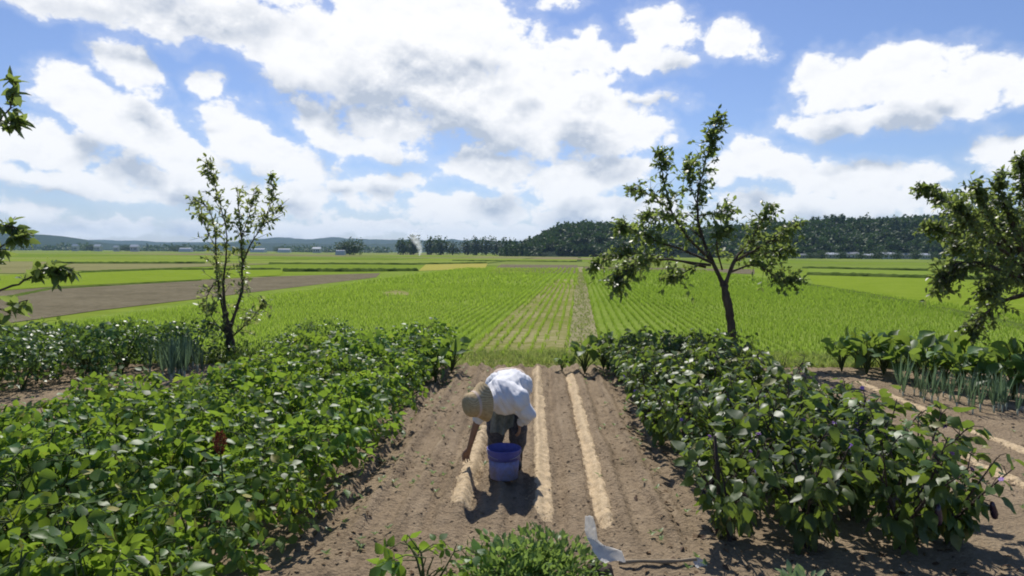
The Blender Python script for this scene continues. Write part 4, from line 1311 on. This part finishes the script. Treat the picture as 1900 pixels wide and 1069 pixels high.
fruit_tree('persimmon_tree', 13.6, [
    [(1359, 655, 0, 0.1062), (1357, 605, 0, 0.08925), (1350, 560, 0, 0.0833), (1343, 525, 0, 0.0765)],
    [(1345, 535, 0, 0.0544), (1322, 485, .1, 0.0408), (1300, 430, .2, 0.0306), (1294, 375, .1, 0.02176), (1304, 318, .1, 0.01496), (1320, 260, 0, 0.00884), (1331, 210, 0, 0.00272)],
    [(1322, 485, .1, 0.034), (1276, 440, -.3, 0.0238), (1246, 390, -.4, 0.01632), (1232, 335, -.3, 0.0102), (1226, 283, -.3, 0.00272)],
    [(1322, 488, 0, 0.034), (1262, 462, .4, 0.02312), (1215, 448, .6, 0.01496), (1180, 428, .6, 0.00816), (1150, 420, .6, 0.00272)],
    [(1318, 492, 0, 0.0272), (1240, 482, -.7, 0.01768), (1190, 485, -.9, 0.01088), (1155, 508, -.9, 0.00544), (1144, 526, -.9, 0.00204)],
    [(1310, 496, 0, 0.0238), (1210, 474, .2, 0.0136), (1140, 474, .2, 0.0068), (1102, 492, .2, 0.00204)],
    [(1345, 530, 0, 0.0476), (1364, 482, 0, 0.034), (1390, 450, .3, 0.0204), (1412, 415, .4, 0.01088), (1428, 384, .4, 0.00272)],
    [(1366, 484, 0, 0.0272), (1408, 460, -.4, 0.01632), (1445, 438, -.5, 0.00952), (1480, 418, -.5, 0.00272)],
    [(1355, 505, 0, 0.0238), (1400, 492, .2, 0.0136), (1440, 512, .1, 0.00816), (1478, 522, .1, 0.00272)],
    [(1296, 400, .1, 0.01496), (1328, 396, -.2, 0.00816), (1350, 388, -.3, 0.00272)],
    [(1247, 392, -.4, 0.0136), (1212, 366, -.2, 0.0068), (1178, 350, -.1, 0.00204)],
    [(1296, 385, .1, 0.0136), (1276, 330, .5, 0.00816), (1282, 300, .6, 0.00204)],
    [(1300, 440, 0, 0.0204), (1260, 410, .7, 0.0136), (1215, 405, .9, 0.0068), (1195, 400, .9, 0.00272)],
    [(1340, 500, 0, 0.0204), (1330, 450, -.6, 0.0136), (1350, 420, -.7, 0.00544)],
    [(1380, 470, 0, 0.0204), (1430, 470, .6, 0.0102), (1465, 465, .7, 0.0034)],
    [(1300, 490, 0, 0.0204), (1270, 505, -.4, 0.0102), (1245, 518, -.5, 0.00272)],
], 'dark-leaved tree with a tall leaning spire of leaves, standing behind the eggplants', .115, 'persimmon', 900, 7, seed=1, twig=.50, skip=.2)

fruit_tree('sapling', 13.9, [
    [(430, 668, 0, 0.09792), (427, 630, 0, 0.0918), (421, 600, 0, 0.07344), (418, 580, 0, 0.0612)],
    [(419, 590, 0, 0.0434), (409, 550, .1, 0.0279), (402, 505, .1, 0.0217), (400, 455, .1, 0.01612), (394, 405, 0, 0.00992), (378, 378, 0, 0.00496), (354, 374, 0, 0.00186)],
    [(420, 590, 0, 0.0372), (414, 530, -.1, 0.02232), (420, 470, -.1, 0.01736), (418, 420, -.1, 0.0124), (404, 365, -.2, 0.00744), (394, 330, -.2, 0.00434), (383, 303, -.2, 0.00186)],
    [(428, 605, 0, 0.0434), (441, 566, 0, 0.031), (450, 530, 0, 0.0248), (449, 485, 0, 0.02108), (447, 440, 0, 0.01612), (444, 400, .2, 0.00992), (439, 345, .2, 0.00248)],
    [(449, 490, 0, 0.0186), (466, 452, -.2, 0.01364), (482, 425, -.2, 0.00992), (498, 390, -.2, 0.00682), (508, 355, -.2, 0.00434), (500, 325, -.2, 0.00186)],
    [(447, 440, 0, 0.0124), (462, 400, .4, 0.00806), (472, 350, .4, 0.00186)],
    [(482, 425, -.2, 0.00868), (505, 400, .1, 0.00496), (522, 380, .1, 0.00186)],
    [(403, 520, .1, 0.01612), (386, 545, .1, 0.00868), (383, 575, .1, 0.00248)],
    [(400, 460, .1, 0.00992), (380, 420, .3, 0.0062), (372, 395, .3, 0.00186)],
    [(434, 622, 0, 0.0186), (466, 592, -.4, 0.00868), (492, 560, -.5, 0.00248)],
    [(430, 630, 0, 0.0186), (400, 600, -.3, 0.00868), (388, 575, -.3, 0.00248)],
], 'slender many-stemmed sapling with sparse pale leaves at the bean bed', .105, 'sapling', 430, 5, seed=2, twig=.36, skip=.06, hang=.15)

fruit_tree('persimmon_tree', 12.0, [
    [(1985, 720, 0, .15), (1965, 640, 0, .13), (1940, 580, 0, .115), (1910, 530, 0, .10)],
    [(1912, 535, 0, .07), (1870, 470, .2, .05), (1810, 410, .2, .03), (1760, 370, .2, .015), (1718, 350, .2, .004)],
    [(1912, 535, 0, .07), (1890, 450, -.3, .05), (1868, 390, -.4, .03), (1852, 335, -.4, .006)],
    [(1912, 535, 0, .06), (1915, 440, .3, .045), (1900, 360, .4, .025), (1892, 296, .4, .005)],
    [(1905, 532, 0, .05), (1840, 495, -.6, .03), (1780, 490, -.8, .018), (1735, 535, -.8, .005)],
    [(1910, 545, 0, .05), (1860, 560, .4, .028), (1820, 590, .5, .014), (1805, 622, .5, .004)],
    [(1912, 535, 0, .06), (1960, 440, 0, .04), (1990, 350, .2, .02), (2000, 310, .2, .005)],
    [(1880, 480, .2, .04), (1820, 450, .9, .025), (1760, 430, 1.1, .012), (1725, 425, 1.1, .004)],
    [(1870, 470, -.2, .035), (1810, 430, -1.0, .02), (1775, 385, -1.1, .005)],
    [(1905, 520, 0, .04), (1870, 510, -1.0, .025), (1830, 540, -1.3, .006)],
    [(1880, 470, 0, .04), (1840, 410, -.6, .02), (1810, 350, -.7, .004)],
    [(1900, 470, 0, .04), (1860, 430, .9, .02), (1830, 370, 1.2, .004)],
    [(1920, 530, 0, .05), (1990, 500, .2, .03), (2060, 470, .3, .006)],
    [(1890, 500, 0, .03), (1820, 470, .2, .018), (1770, 460, .3, .004)],
], 'large dense dark-leaved tree at the garden side behind the taro row', .105, 'persimmon', 1250, 8, seed=3, twig=.48, skip=.15)

fruit_tree('persimmon_tree', 5.4, [
    [(-190, 1010, 0, .07), (-180, 700, 0, .06), (-160, 480, 0, .05), (-150, 300, 0, .035), (-150, 150, 0, .02)],
    [(-150, 330, 0, .02), (-70, 275, 0, .012), (-15, 240, 0, .006), (18, 190, 0, .004), (30, 150, 0, .002)],
    [(-30, 250, 0, .006), (5, 232, .05, .004), (35, 222, .05, .002)],
    [(-160, 560, 0, .02), (-70, 520, .1, .012), (0, 460, .1, .007), (40, 440, .1, .003)],
    [(-160, 580, 0, .02), (-60, 560, -.1, .012), (20, 530, -.1, .008), (85, 505, -.1, .005), (135, 500, -.1, .002)],
    [(-100, 570, 0, .012), (0, 575, .2, .007), (50, 555, .2, .003)],
    [(-150, 470, 0, .015), (-70, 430, .1, .009), (-5, 418, .1, .005), (30, 425, .1, .002)],
], 'near tree of which only a few leafy twigs reach into view above the beans', .105, 'persimmon', 80, 5, seed=4, twig=.16, skip=.42, lw=.5)

# ------------------------------------------------------------------ the person bending over the furrow
def fuse(name, caps, voxel=.007, smooth=6, noise=0.0, nscale=14, seed=0, origin=(0, 0, 0), sm_fac=.5, along=1.0):
    """one continuous skin round tapered capsules: (a, b, ra, rb) or ellipsoids ('e', centre, radii, z axis)"""
    bm = bmesh.new()
    for c in caps:
        if c[0] == 'e':
            _, ctr, rad, ax = c
            q = Vector((0, 0, 1)).rotation_difference(Vector(ax)).to_matrix().to_4x4()
            bmesh.ops.create_icosphere(bm, subdivisions=3, radius=1, matrix=Matrix.Translation(ctr) @ q @ Matrix.Diagonal((*rad, 1)))
            continue
        a, b_, ra, rb = Vector(c[0]), Vector(c[1]), c[2], c[3]
        d = (b_ - a); L = d.length
        q = Vector((0, 0, 1)).rotation_difference(d).to_matrix().to_4x4()
        prof = [(ra * math.cos(t), -ra * math.sin(t)) for t in np.linspace(math.pi / 2 - .08, 0, 5)] + [(rb * math.cos(t), L + rb * math.sin(t)) for t in np.linspace(0, math.pi / 2 - .08, 5)]
        mat_ = Matrix.Translation(a) @ q
        ring = []
        for r_, h_ in prof:
            ring.append([bm.verts.new(mat_ @ Vector((r_ * math.cos(k * math.pi / 8), r_ * math.sin(k * math.pi / 8), h_))) for k in range(16)])
        for i in range(len(ring) - 1):
            for k in range(16):
                bm.faces.new((ring[i][k], ring[i][(k + 1) % 16], ring[i + 1][(k + 1) % 16], ring[i + 1][k]))
        bm.faces.new(ring[0][::-1]); bm.faces.new(ring[-1])
    me = bpy.data.meshes.new(name + '_raw'); bm.to_mesh(me); bm.free()
    t = bpy.data.objects.new(name + '_raw', me); COL.objects.link(t)
    r = t.modifiers.new('r', 'REMESH'); r.mode = 'VOXEL'; r.voxel_size = voxel
    sm = t.modifiers.new('s', 'SMOOTH'); sm.iterations = smooth; sm.factor = sm_fac
    dg = bpy.context.evaluated_depsgraph_get()
    out = bpy.data.meshes.new_from_object(t.evaluated_get(dg))
    bpy.data.objects.remove(t); bpy.data.meshes.remove(me)
    out.name = name
    n = len(out.vertices)
    V = np.empty(n * 3, np.float32); out.vertices.foreach_get('co', V); V = V.reshape(-1, 3)
    if noise:
        N = np.empty(n * 3, np.float32); out.vertex_normals.foreach_get('vector', N); N = N.reshape(-1, 3)
        w = fbm(V[:, 0] * nscale + V[:, 2] * nscale * .6, (V[:, 1] * nscale * .7 - V[:, 2] * nscale * .5) * along, seed, 3) - .5
        w += .6 * (np.abs(fbm(V[:, 0] * nscale * .6 + 9, (V[:, 2] + V[:, 1] * .4) * nscale * .9 * along, seed + 5, 2) - .5) - .12)
        V = V + N * (w * noise)[:, None]
    V = V - np.array(origin)
    out.vertices.foreach_set('co', V.astype(np.float32).ravel())
    out.polygons.foreach_set('use_smooth', np.ones(len(out.polygons), bool))
    out.update()
    return out


def cloth_mat(name, stops, scale=18, rough=.85, trans=None, stretch=(1, 1, 1), weave=260):
    m, nt, out = new_mat(name)
    tc = node(nt, 'ShaderNodeTexCoord')
    mp = node(nt, 'ShaderNodeMapping', {'Vector': tc.outputs['Object'], 'Scale': stretch})
    n1 = node(nt, 'ShaderNodeTexNoise', {'Vector': mp.outputs[0], 'Scale': scale, 'Detail': 4.0})
    col = ramp(nt, n1.outputs['Fac'], stops)
    n2 = node(nt, 'ShaderNodeTexNoise', {'Vector': tc.outputs['Object'], 'Scale': weave, 'Detail': 2.0})
    bp = node(nt, 'ShaderNodeBump', {'Height': n2.outputs['Fac'], 'Strength': .25, 'Distance': .003})
    p = node(nt, 'ShaderNodeBsdfPrincipled', {'Base Color': col, 'Roughness': rough, 'Specular IOR Level': .2, 'Normal': bp.outputs[0], 'Sheen Weight': .15})
    sh = p.outputs[0]
    if trans:
        t = node(nt, 'ShaderNodeBsdfTranslucent', {'Color': (*trans, 1)})
        mx = node(nt, 'ShaderNodeMixShader', {0: .2}); nt.links.new(sh, mx.inputs[1]); nt.links.new(t.outputs[0], mx.inputs[2]); sh = mx.outputs[0]
    nt.links.new(sh, out.inputs[0])
    return m


M['skin'] = rough_mat('skin', [(.3, (.26, .15, .095)), (.7, (.34, .20, .13))], 12, bump=.1, rough=.55, spec=.35)
M['hair'] = rough_mat('grey_hair', [(.3, (.06, .055, .05)), (.7, (.16, .15, .14))], 60, bump=.6)
M['shirt'] = cloth_mat('white_shirt', [(.3, (.66, .66, .68)), (.7, (.75, .75, .77))], 6)
M['trousers'] = cloth_mat('dark_work_trousers', [(.35, (.045, .047, .058)), (.5, (.062, .064, .076)), (.62, (.085, .088, .10))], 34)
M['apron'] = cloth_mat('grey_green_apron', [(.35, (.12, .14, .13)), (.65, (.21, .23, .21))], 22)
M['beige'] = cloth_mat('beige_cloth', [(.3, (.50, .38, .30)), (.7, (.60, .48, .38))], 8)
M['boots'] = rough_mat('rubber_boots', [(.3, (.02, .02, .022)), (.7, (.05, .048, .045))], 8, rough=.5, bump=.1)

PO = Vector((-.03, 7.05, 0)); PO.z = hz(PO.x, PO.y - .12)
zf = PO.z
hipC, chest, neck, head = (-.03, 7.10, .82), (-.11, 6.74, .82), (-.20, 6.55, .79), (-.325, 6.475, .775)
RS, LS = (-.26, 6.66, .77), (.07, 6.61, .79)
RE, RH = (-.345, 6.745, .50), (-.415, 6.84, .245)
LE, LH = (.175, 6.615, .645), (.085, 6.80, .50)
hips = [(.07, 7.10, .80), (-.13, 7.10, .80)]
knees = [(.075, 6.96, .44), (-.155, 6.98, .44)]
ankles = [(.07, 7.06, .09 + zf), (-.165, 7.07, .09 + zf)]
toes = [(.075, 6.90, .035 + zf), (-.18, 6.91, .035 + zf)]

person = empty('person', PO + Vector((0, -.12, 0)), 'person in tan sun hat and white shirt bending low over the blue bucket', 'person')


def hand(wrist, palm_dir, palm_nor, thumb_side, curl, length=.17):
    """palm, four unequal bent fingers and a thumb"""
    d, n_ = Vector(palm_dir).normalized(), Vector(palm_nor)
    n_ = (n_ - d * n_.dot(d)).normalized(); s_ = d.cross(n_) * thumb_side
    w = Vector(wrist)
    c = []
    for k in range(4):                                  # palm
        off = s_ * (.030 - .020 * k)
        c.append((w + off * .55 + d * .012, w + off + d * .082, .015, .0125))
    for k, fl in enumerate((.070, .079, .074, .058)):   # fingers
        p = w + s_ * (.031 - .021 * k) + d * .084
        dd = (d + s_ * (.10 - .07 * k)).normalized()
        for q, seg in enumerate((.46, .31, .23)):
            ang = curl * (q + .6) + .06 * k
            v = dd * math.cos(ang) + n_ * math.sin(ang)
            p2 = p + v * fl * seg
            c.append((p, p2, .0088 - .0008 * q, .0082 - .0009 * q)); p = p2
    p = w + s_ * .030 + d * .026
    v = (d * .65 + s_ * .75 + n_ * .35).normalized(); p2 = p + v * .038
    c.append((p, p2, .013, .011)); v2 = (d * .9 + s_ * .15 + n_ * .5).normalized(); p3 = p2 + v2 * .030
    c += [(p2, p3, .0105, .0095), (p3, p3 + (v2 + n_ * .3).normalized() * .024, .0095, .008)]
    return c


V3 = lambda t: Vector(t)
axis = (V3(head) - V3(neck)).normalized()               # towards the top of the head
face_d = Vector((-.12, .10, -1)); face_d = (face_d - axis * face_d.dot(axis)).normalized()
ear_d = axis.cross(face_d)
hc = V3(head)
caps = [
    ('e', hc + axis * .012, (.074, .092, .108), axis), (hc - axis * .05 + face_d * .04, hc - axis * .075 + face_d * .062, .052, .032),      # skull, jaw and chin
    (hc + face_d * .088 - axis * .004, hc + face_d * .108 - axis * .030, .009, .014),                                                       # nose
    (hc + face_d * .084 + axis * .022 - ear_d * .045, hc + face_d * .084 + axis * .022 + ear_d * .045, .012, .012),                        # brow
    (hc + face_d * .084 - axis * .052 - ear_d * .018, hc + face_d * .084 - axis * .052 + ear_d * .018, .010, .010),                        # lips
    ('e', hc + ear_d * .080 - axis * .012, (.012, .02, .032), axis), ('e', hc - ear_d * .080 - axis * .012, (.012, .02, .032), axis),      # ears
    (V3(chest), V3(neck), .085, .06), (V3(neck), hc - axis * .03, .055, .054),
    (hipC, chest, .115, .11), (RS, LS, .06, .06),
    (RS, RE, .047, .036), (RE, RH, .037, .025), (LS, LE, .047, .036), (LE, LH, .037, .025),
]
for h_, k_, a_, t_ in zip(hips, knees, ankles, toes):
    caps += [(hipC, h_, .10, .09), (h_, k_, .08, .055), (k_, a_, .055, .036), (a_, t_, .036, .026)]
caps += hand(RH, V3(RH) - V3(RE) + Vector((-.03, -.02, 0)), (.55, -.75, .0), 1, .42)
caps += hand(LH, V3((.0, .08, -.10)), (-.5, .3, -.4), -1, .35)
obj('body', fuse('body', caps, .0055, 3, origin=PO), M['skin'], person)

# eyes and mouth line, set into the face under the hat
b = Buf()
for sgn in (-1, 1):
    c = hc + face_d * .080 + axis * .004 + ear_d * .030 * sgn
    b.add(ICO2_V * .0125 + np.array(c - PO), [ICO2_F])
obj('eyes', b.mesh('eyes'), M['boots'], person)
hr = fuse('hair', [('e', hc + axis * .018 - face_d * .022, (.083, .080, .108), axis), (hc - face_d * .05 - axis * .03, hc - face_d * .045 - axis * .075, .055, .035)], .008, 3, noise=.01, nscale=60, origin=PO)
obj('hair', hr, M['hair'], person)

# loose white shirt with sleeves to the elbows
sh = [((-.11, 7.06, .83), (.07, 7.06, .83), .150, .150), ((-.0, 7.08, .83), chest, .175, .155), ((.02, 6.95, .79), (.09, 6.72, .75), .125, .09), ((-.09, 6.80, .74), (-.03, 7.0, .74), .13, .13), ((-.06, 6.66, .74), (-.02, 6.80, .70), .12, .10), (chest, neck, .15, .085), (RS, LS, .09, .095), (chest, LS, .15, .11), (chest, RS, .14, .10),
      (LS, LE, .074, .058), (V3(LE), V3(LE) + (V3(LH) - V3(LE)) * .8, .055, .044), (RS, V3(RE) + Vector((.01, -.01, .06)), .075, .056),
      ((.05, 6.70, .72), (.13, 6.63, .68), .09, .08)]
shm = fuse('shirt', sh, .0075, 4, noise=.046, nscale=17, seed=3, along=.4, origin=PO)
shirt = obj('shirt', shm, M['shirt'], person)
# beige lower back, where the shirt has ridden up
obj('waistband', fuse('waistband', [((-.10, 7.17, .88), (.05, 7.17, .88), .115, .115), ((-.05, 7.14, .93), (.0, 7.14, .93), .08, .08)], .009, 5, noise=.012, origin=PO), M['beige'], person)
tr = []
for h_, k_, a_ in zip(hips, knees, ankles):
    tr += [(hipC, h_, .14, .135), (h_, k_, .125, .098), (k_, V3(a_) + Vector((0, 0, .10)), .098, .078)]
obj('trousers', fuse('trousers', tr, .009, 4, noise=.035, nscale=12, seed=8, origin=PO), M['trousers'], person)
for a_, t_ in zip(ankles, toes):
    a_, t_ = V3(a_), V3(t_)
    obj('boot', fuse('boot', [(a_ + Vector((0, 0, .16)), a_ + Vector((0, 0, -.03)), .058, .05), (a_ + Vector((0, .02, -.045)), t_, .045, .040)], .007, 3, origin=PO), M['boots'], person)
# apron hanging from the waist
n_u, n_v = 26, 30
uu, vv = np.meshgrid(np.linspace(0, 1, n_u), np.linspace(0, 1, n_v))
fold_ = .022 * np.sin(uu * 17 + vv * 2) * (.3 + vv) + .015 * (fbm(uu * 5, vv * 4, 3) - .5)
AX = -.205 + .235 * uu + .03 * (vv - .5) * (uu - .3); AY = 6.835 + .10 * (uu - .35) ** 2 + fold_ + .03 * vv; AZ = .72 - .34 * vv * (1 - .25 * (uu - .1) ** 2) + .02 * np.sin(uu * 9)
V = np.stack([AX, AY, AZ], -1).reshape(-1, 3); V = np.concatenate([V, V + (0, .006, 0)]) - np.array(PO)
i, j = np.meshgrid(np.arange(n_v - 1), np.arange(n_u - 1), indexing='ij')
Fq = np.stack([i * n_u + j, i * n_u + j + 1, (i + 1) * n_u + j + 1, (i + 1) * n_u + j], -1).reshape(-1, 4)
rim = np.concatenate([np.arange(n_u), np.arange(1, n_v) * n_u + n_u - 1, (n_v - 1) * n_u + np.arange(n_u - 2, -1, -1), np.arange(n_v - 2, 0, -1) * n_u])
r2 = np.roll(rim, -1); o_ = n_u * n_v
b = Buf(); b.add(V, [np.concatenate([Fq, Fq[:, ::-1] + o_, np.stack([r2, rim, rim + o_, r2 + o_], -1)])])
obj('apron', b.mesh('apron'), M['apron'], person)

# straw sun hat: soft dome and drooping brim, crown pointing along the head
def straw_mat():
    m, nt, out = new_mat('woven_straw')
    tc = node(nt, 'ShaderNodeTexCoord')
    wv = node(nt, 'ShaderNodeTexWave', {'Vector': tc.outputs['Object'], 'Scale': 26.0, 'Distortion': 2.0, 'Detail': 2.0}, wave_type='RINGS')
    n1 = node(nt, 'ShaderNodeTexNoise', {'Vector': tc.outputs['Object'], 'Scale': 30.0, 'Detail': 5.0})
    col = ramp(nt, wmath(nt, 'ADD', wmath(nt, 'MULTIPLY', wv.outputs['Fac'], .3), wmath(nt, 'MULTIPLY', n1.outputs['Fac'], .7)), [(.3, (.34, .25, .13)), (.55, (.48, .36, .20)), (.75, (.58, .46, .28))])
    bp = node(nt, 'ShaderNodeBump', {'Height': wv.outputs['Fac'], 'Strength': .5, 'Distance': .004})
    p = node(nt, 'ShaderNodeBsdfPrincipled', {'Base Color': col, 'Roughness': .8, 'Specular IOR Level': .2, 'Normal': bp.outputs[0]})
    nt.links.new(p.outputs[0], out.inputs[0])
    return m


M['straw_hat'] = straw_mat()
hx = (axis + Vector((-.12, -.15, .03))).normalized()
ho = hc - hx * .02 - PO
wob = lambda a, t: (.05 * math.sin(2 * a + .6) + .03 * math.sin(3 * a)) * max(0, (.45 - t)) * 2
b = Buf()
outer = [(.182, -.058), (.174, -.040), (.156, -.016), (.136, .010), (.124, .032), (.119, .055), (.115, .085), (.108, .108), (.092, .128), (.066, .141), (.034, .147), (.002, .149)]
inner = [(r - .004 if r > .01 else r, h - .005) for r, h in outer]
b.lathe(inner[::-1], 40, ho, hx, lambda a, t: wob(a, 1 - t)); b.lathe(outer, 40, ho, hx, wob)
b.lathe([inner[0], outer[0]], 40, ho, hx, lambda a, t: wob(a, 0))
hat = obj('sun_hat', b.mesh('sun_hat'), M['straw_hat'], person)
b = Buf(); b.lathe([(.127, .034), (.123, .045), (.120, .058)], 40, ho, hx)
obj('hat_band', b.mesh('hat_band'), M['beige'], hat)


# ------------------------------------------------------------------ bucket and odds and ends
def plastic(name, c, rough=.35, trans=.25, dirt=0.0):
    m, nt, out = new_mat(name)
    tc = node(nt, 'ShaderNodeTexCoord')
    n1 = node(nt, 'ShaderNodeTexNoise', {'Vector': tc.outputs['Object'], 'Scale': 22.0, 'Detail': 6.0, 'Roughness': .7})
    col = ramp(nt, n1.outputs['Fac'], [(.3, tuple(v * .8 for v in c)), (.6, c), (.8, tuple(min(1, v * 1.1 + .03) for v in c))])
    if dirt:                                            # dried mud splashes and scuffs, thicker towards the foot
        n5 = node(nt, 'ShaderNodeTexNoise', {'Vector': tc.outputs['Object'], 'Scale': 16.0, 'Detail': 8.0, 'Roughness': .75})
        sz = node(nt, 'ShaderNodeSeparateXYZ', {0: tc.outputs['Object']})
        k5 = wmath(nt, 'MULTIPLY', wmath(nt, 'SUBTRACT', wmath(nt, 'MULTIPLY_ADD', sz.outputs[2], -1.1, .70), wmath(nt, 'SUBTRACT', 1.0, n5.outputs['Fac'])), 4.0, clamp=True)
        mxd = node(nt, 'ShaderNodeMix', {'Factor': wmath(nt, 'MULTIPLY', k5, dirt)}, data_type='RGBA')
        nt.links.new(col, mxd.inputs['A']); mxd.inputs['B'].default_value = (.30, .24, .17, 1)
        col = mxd.outputs['Result']
    p = node(nt, 'ShaderNodeBsdfPrincipled', {'Base Color': col, 'Roughness': wmath(nt, 'MULTIPLY_ADD', n1.outputs['Fac'], .4, rough - .1), 'Specular IOR Level': .45})
    t = node(nt, 'ShaderNodeBsdfTranslucent', {'Color': col})
    mx = node(nt, 'ShaderNodeMixShader', {0: trans}); nt.links.new(p.outputs[0], mx.inputs[1]); nt.links.new(t.outputs[0], mx.inputs[2])
    nt.links.new(mx.outputs[0], out.inputs[0])
    return m


M['blue'] = plastic('blue_plastic', (.14, .15, .50))
M['pale_blue'] = plastic('worn_blue_plastic', (.33, .35, .66), .5, dirt=.7)
bx, by = -.066, 6.49
bz = hz(bx, by) - .008
bucket = empty('bucket', (bx, by, bz), 'worn blue plastic bucket standing on the bare soil before the bent worker', 'bucket')
b = Buf(); b.lathe([(.002, .006), (.128, .006), (.133, 0), (.136, .01), (.143, .10), (.149, .195), (.144, .195), (.131, .014), (.002, .014)], 40)
obj('body', b.mesh('body'), M['pale_blue'], bucket)
b = Buf(); b.lathe([(.1495, .19), (.1575, .192), (.160, .255), (.165, .278), (.168, .284), (.165, .290), (.157, .286), (.149, .192)], 40)
obj('rim', b.mesh('rim'), M['blue'], bucket)
M['wire'] = rough_mat('steel_wire', [(.3, (.35, .35, .36)), (.7, (.5, .5, .5))], 5, rough=.4, bump=0)
th = np.linspace(-.1, math.pi + .1, 24)
b = Buf(); b.tube(np.stack([.166 * np.cos(th), -.166 * np.sin(th) * .93, .262 - .05 * np.sin(th)], 1), .003, 6)
obj('handle', b.mesh('handle'), M['wire'], bucket)
b = Buf()
b.lathe([(.002, .225), (.05, .222), (.10, .208), (.139, .195)], 30, wob=lambda a, t: .05 * math.sin(3 * a + 5 * t))
tag(obj('mulch_heap', b.mesh('mulch_heap'), M['husk'], loc=(bx, by, bz)), 'tan mulch filling the blue bucket', 'mulch', kind='stuff')

# white plastic film sticking up at the near edge
def film(name, pts, w, mat, label, cat, twist=.0):
    p = np.array(pts, float)
    n = 40
    k = np.linspace(0, len(p) - 1, n); i = np.clip(k.astype(int), 0, len(p) - 2); f = (k - i)[:, None]
    f = f * f * (3 - 2 * f)
    c = p[i] * (1 - f) + p[i + 1] * f
    ww = np.interp(k, np.arange(len(w)), w)
    acr = np.linspace(-1, 1, 9)
    side_ = np.stack([np.cos(k * twist), np.sin(k * twist) * .5, .25 * np.sin(k * 2)], 1)
    V = c[:, None, :] + side_[:, None, :] * (acr[None, :, None] * ww[:, None, None] * .5)
    V[:, :, 1] += .02 * (fbm(k[:, None] * 2 + 0 * acr, acr[None] * 3 + 0 * k[:, None], 5) - .5) - .3 * ww[:, None] * (acr[None] ** 2) * .5
    V[:, :, 2] += .012 * (fbm(k[:, None] * 3 + 0 * acr, acr[None] * 4 + 0 * k[:, None], 15) - .5)
    o0 = c.mean(0)
    V = (V - o0).reshape(-1, 3)
    V = np.concatenate([V, V + (0, .002, .001)])
    i, j = np.meshgrid(np.arange(n - 1), np.arange(8), indexing='ij')
    Fq = np.stack([i * 9 + j, i * 9 + j + 1, (i + 1) * 9 + j + 1, (i + 1) * 9 + j], -1).reshape(-1, 4)
    b_ = Buf(); b_.add(V, [Fq, Fq[:, ::-1] + n * 9])
    return tag(obj(name, b_.mesh(name), mat, loc=tuple(o0)), label, cat)


M['film'] = plastic('white_film', (.86, .84, .80), .35, .5)
gA = lambda x, y, d: np.array(P(x, y, d)[:])
film('plastic_sheet', [gA(1093, 958, 4.1), gA(1095, 980, 4.1), gA(1099, 1000, 4.1), gA(1113, 1014, 4.08), gA(1132, 1028, 4.06), gA(1142, 1042, 4.04)], [.045, .07, .065, .11, .16, .15], M['film'], 'strip of white plastic film sticking up from the soil beside a wooden stick', 'plastic sheet', .12)
film('plastic_scrap', [gA(1290, 1035, 4.75), gA(1300, 1045, 4.72), gA(1306, 1060, 4.68), gA(1296, 1068, 4.62)], [.05, .10, .09, .05], M['film'], 'crumpled scrap of white plastic at the end of the wooden stick', 'plastic scrap', .5)
g0, g1 = G(1148, 1052), G(1292, 1046)
b = Buf()
k = np.linspace(0, 1, 14)
b.tube(np.stack([np.linspace(0, g1.x - g0.x, 14), np.linspace(0, g1.y - g0.y, 14), .012 + .006 * np.sin(k * 7)], 1), .014 + .002 * rng.normal(size=14), 8)
tag(obj('wooden_stick', b.mesh('wooden_stick'), M['wood'], loc=(g0.x, g0.y, hz(g0.x, g0.y) + .016)), 'thin weathered wooden stick lying on the soil between two bits of white plastic', 'stick')
# rough stump below the film
g = G(1112, 1075)
b = Buf(); b.lathe([(.002, .10), (.05, .105), (.075, .09), (.085, .05), (.095, 0), (.10, -.05)], 18, wob=lambda a, t: .10 * math.sin(3 * a + 1) + .06 * math.sin(7 * a))
tag(obj('stump', b.mesh('stump'), M['bark'], loc=(g.x, g.y, hz(g.x, g.y))), 'low rough brown stump under the white plastic film', 'stump')
# stake among the eggplants
g = G(1372, 1062)
b = Buf(); b.tube([(0, 0, -.15), (.008, .01, .4), (-.025, .03, .78)], [.017, .016, .013], 8)
tag(obj('garden_stake', b.mesh('garden_stake'), M['bark'], loc=(g.x + .03, g.y + .62, 0)), 'slim dark stake standing among the nearest eggplant stems', 'stake')

#@@REST
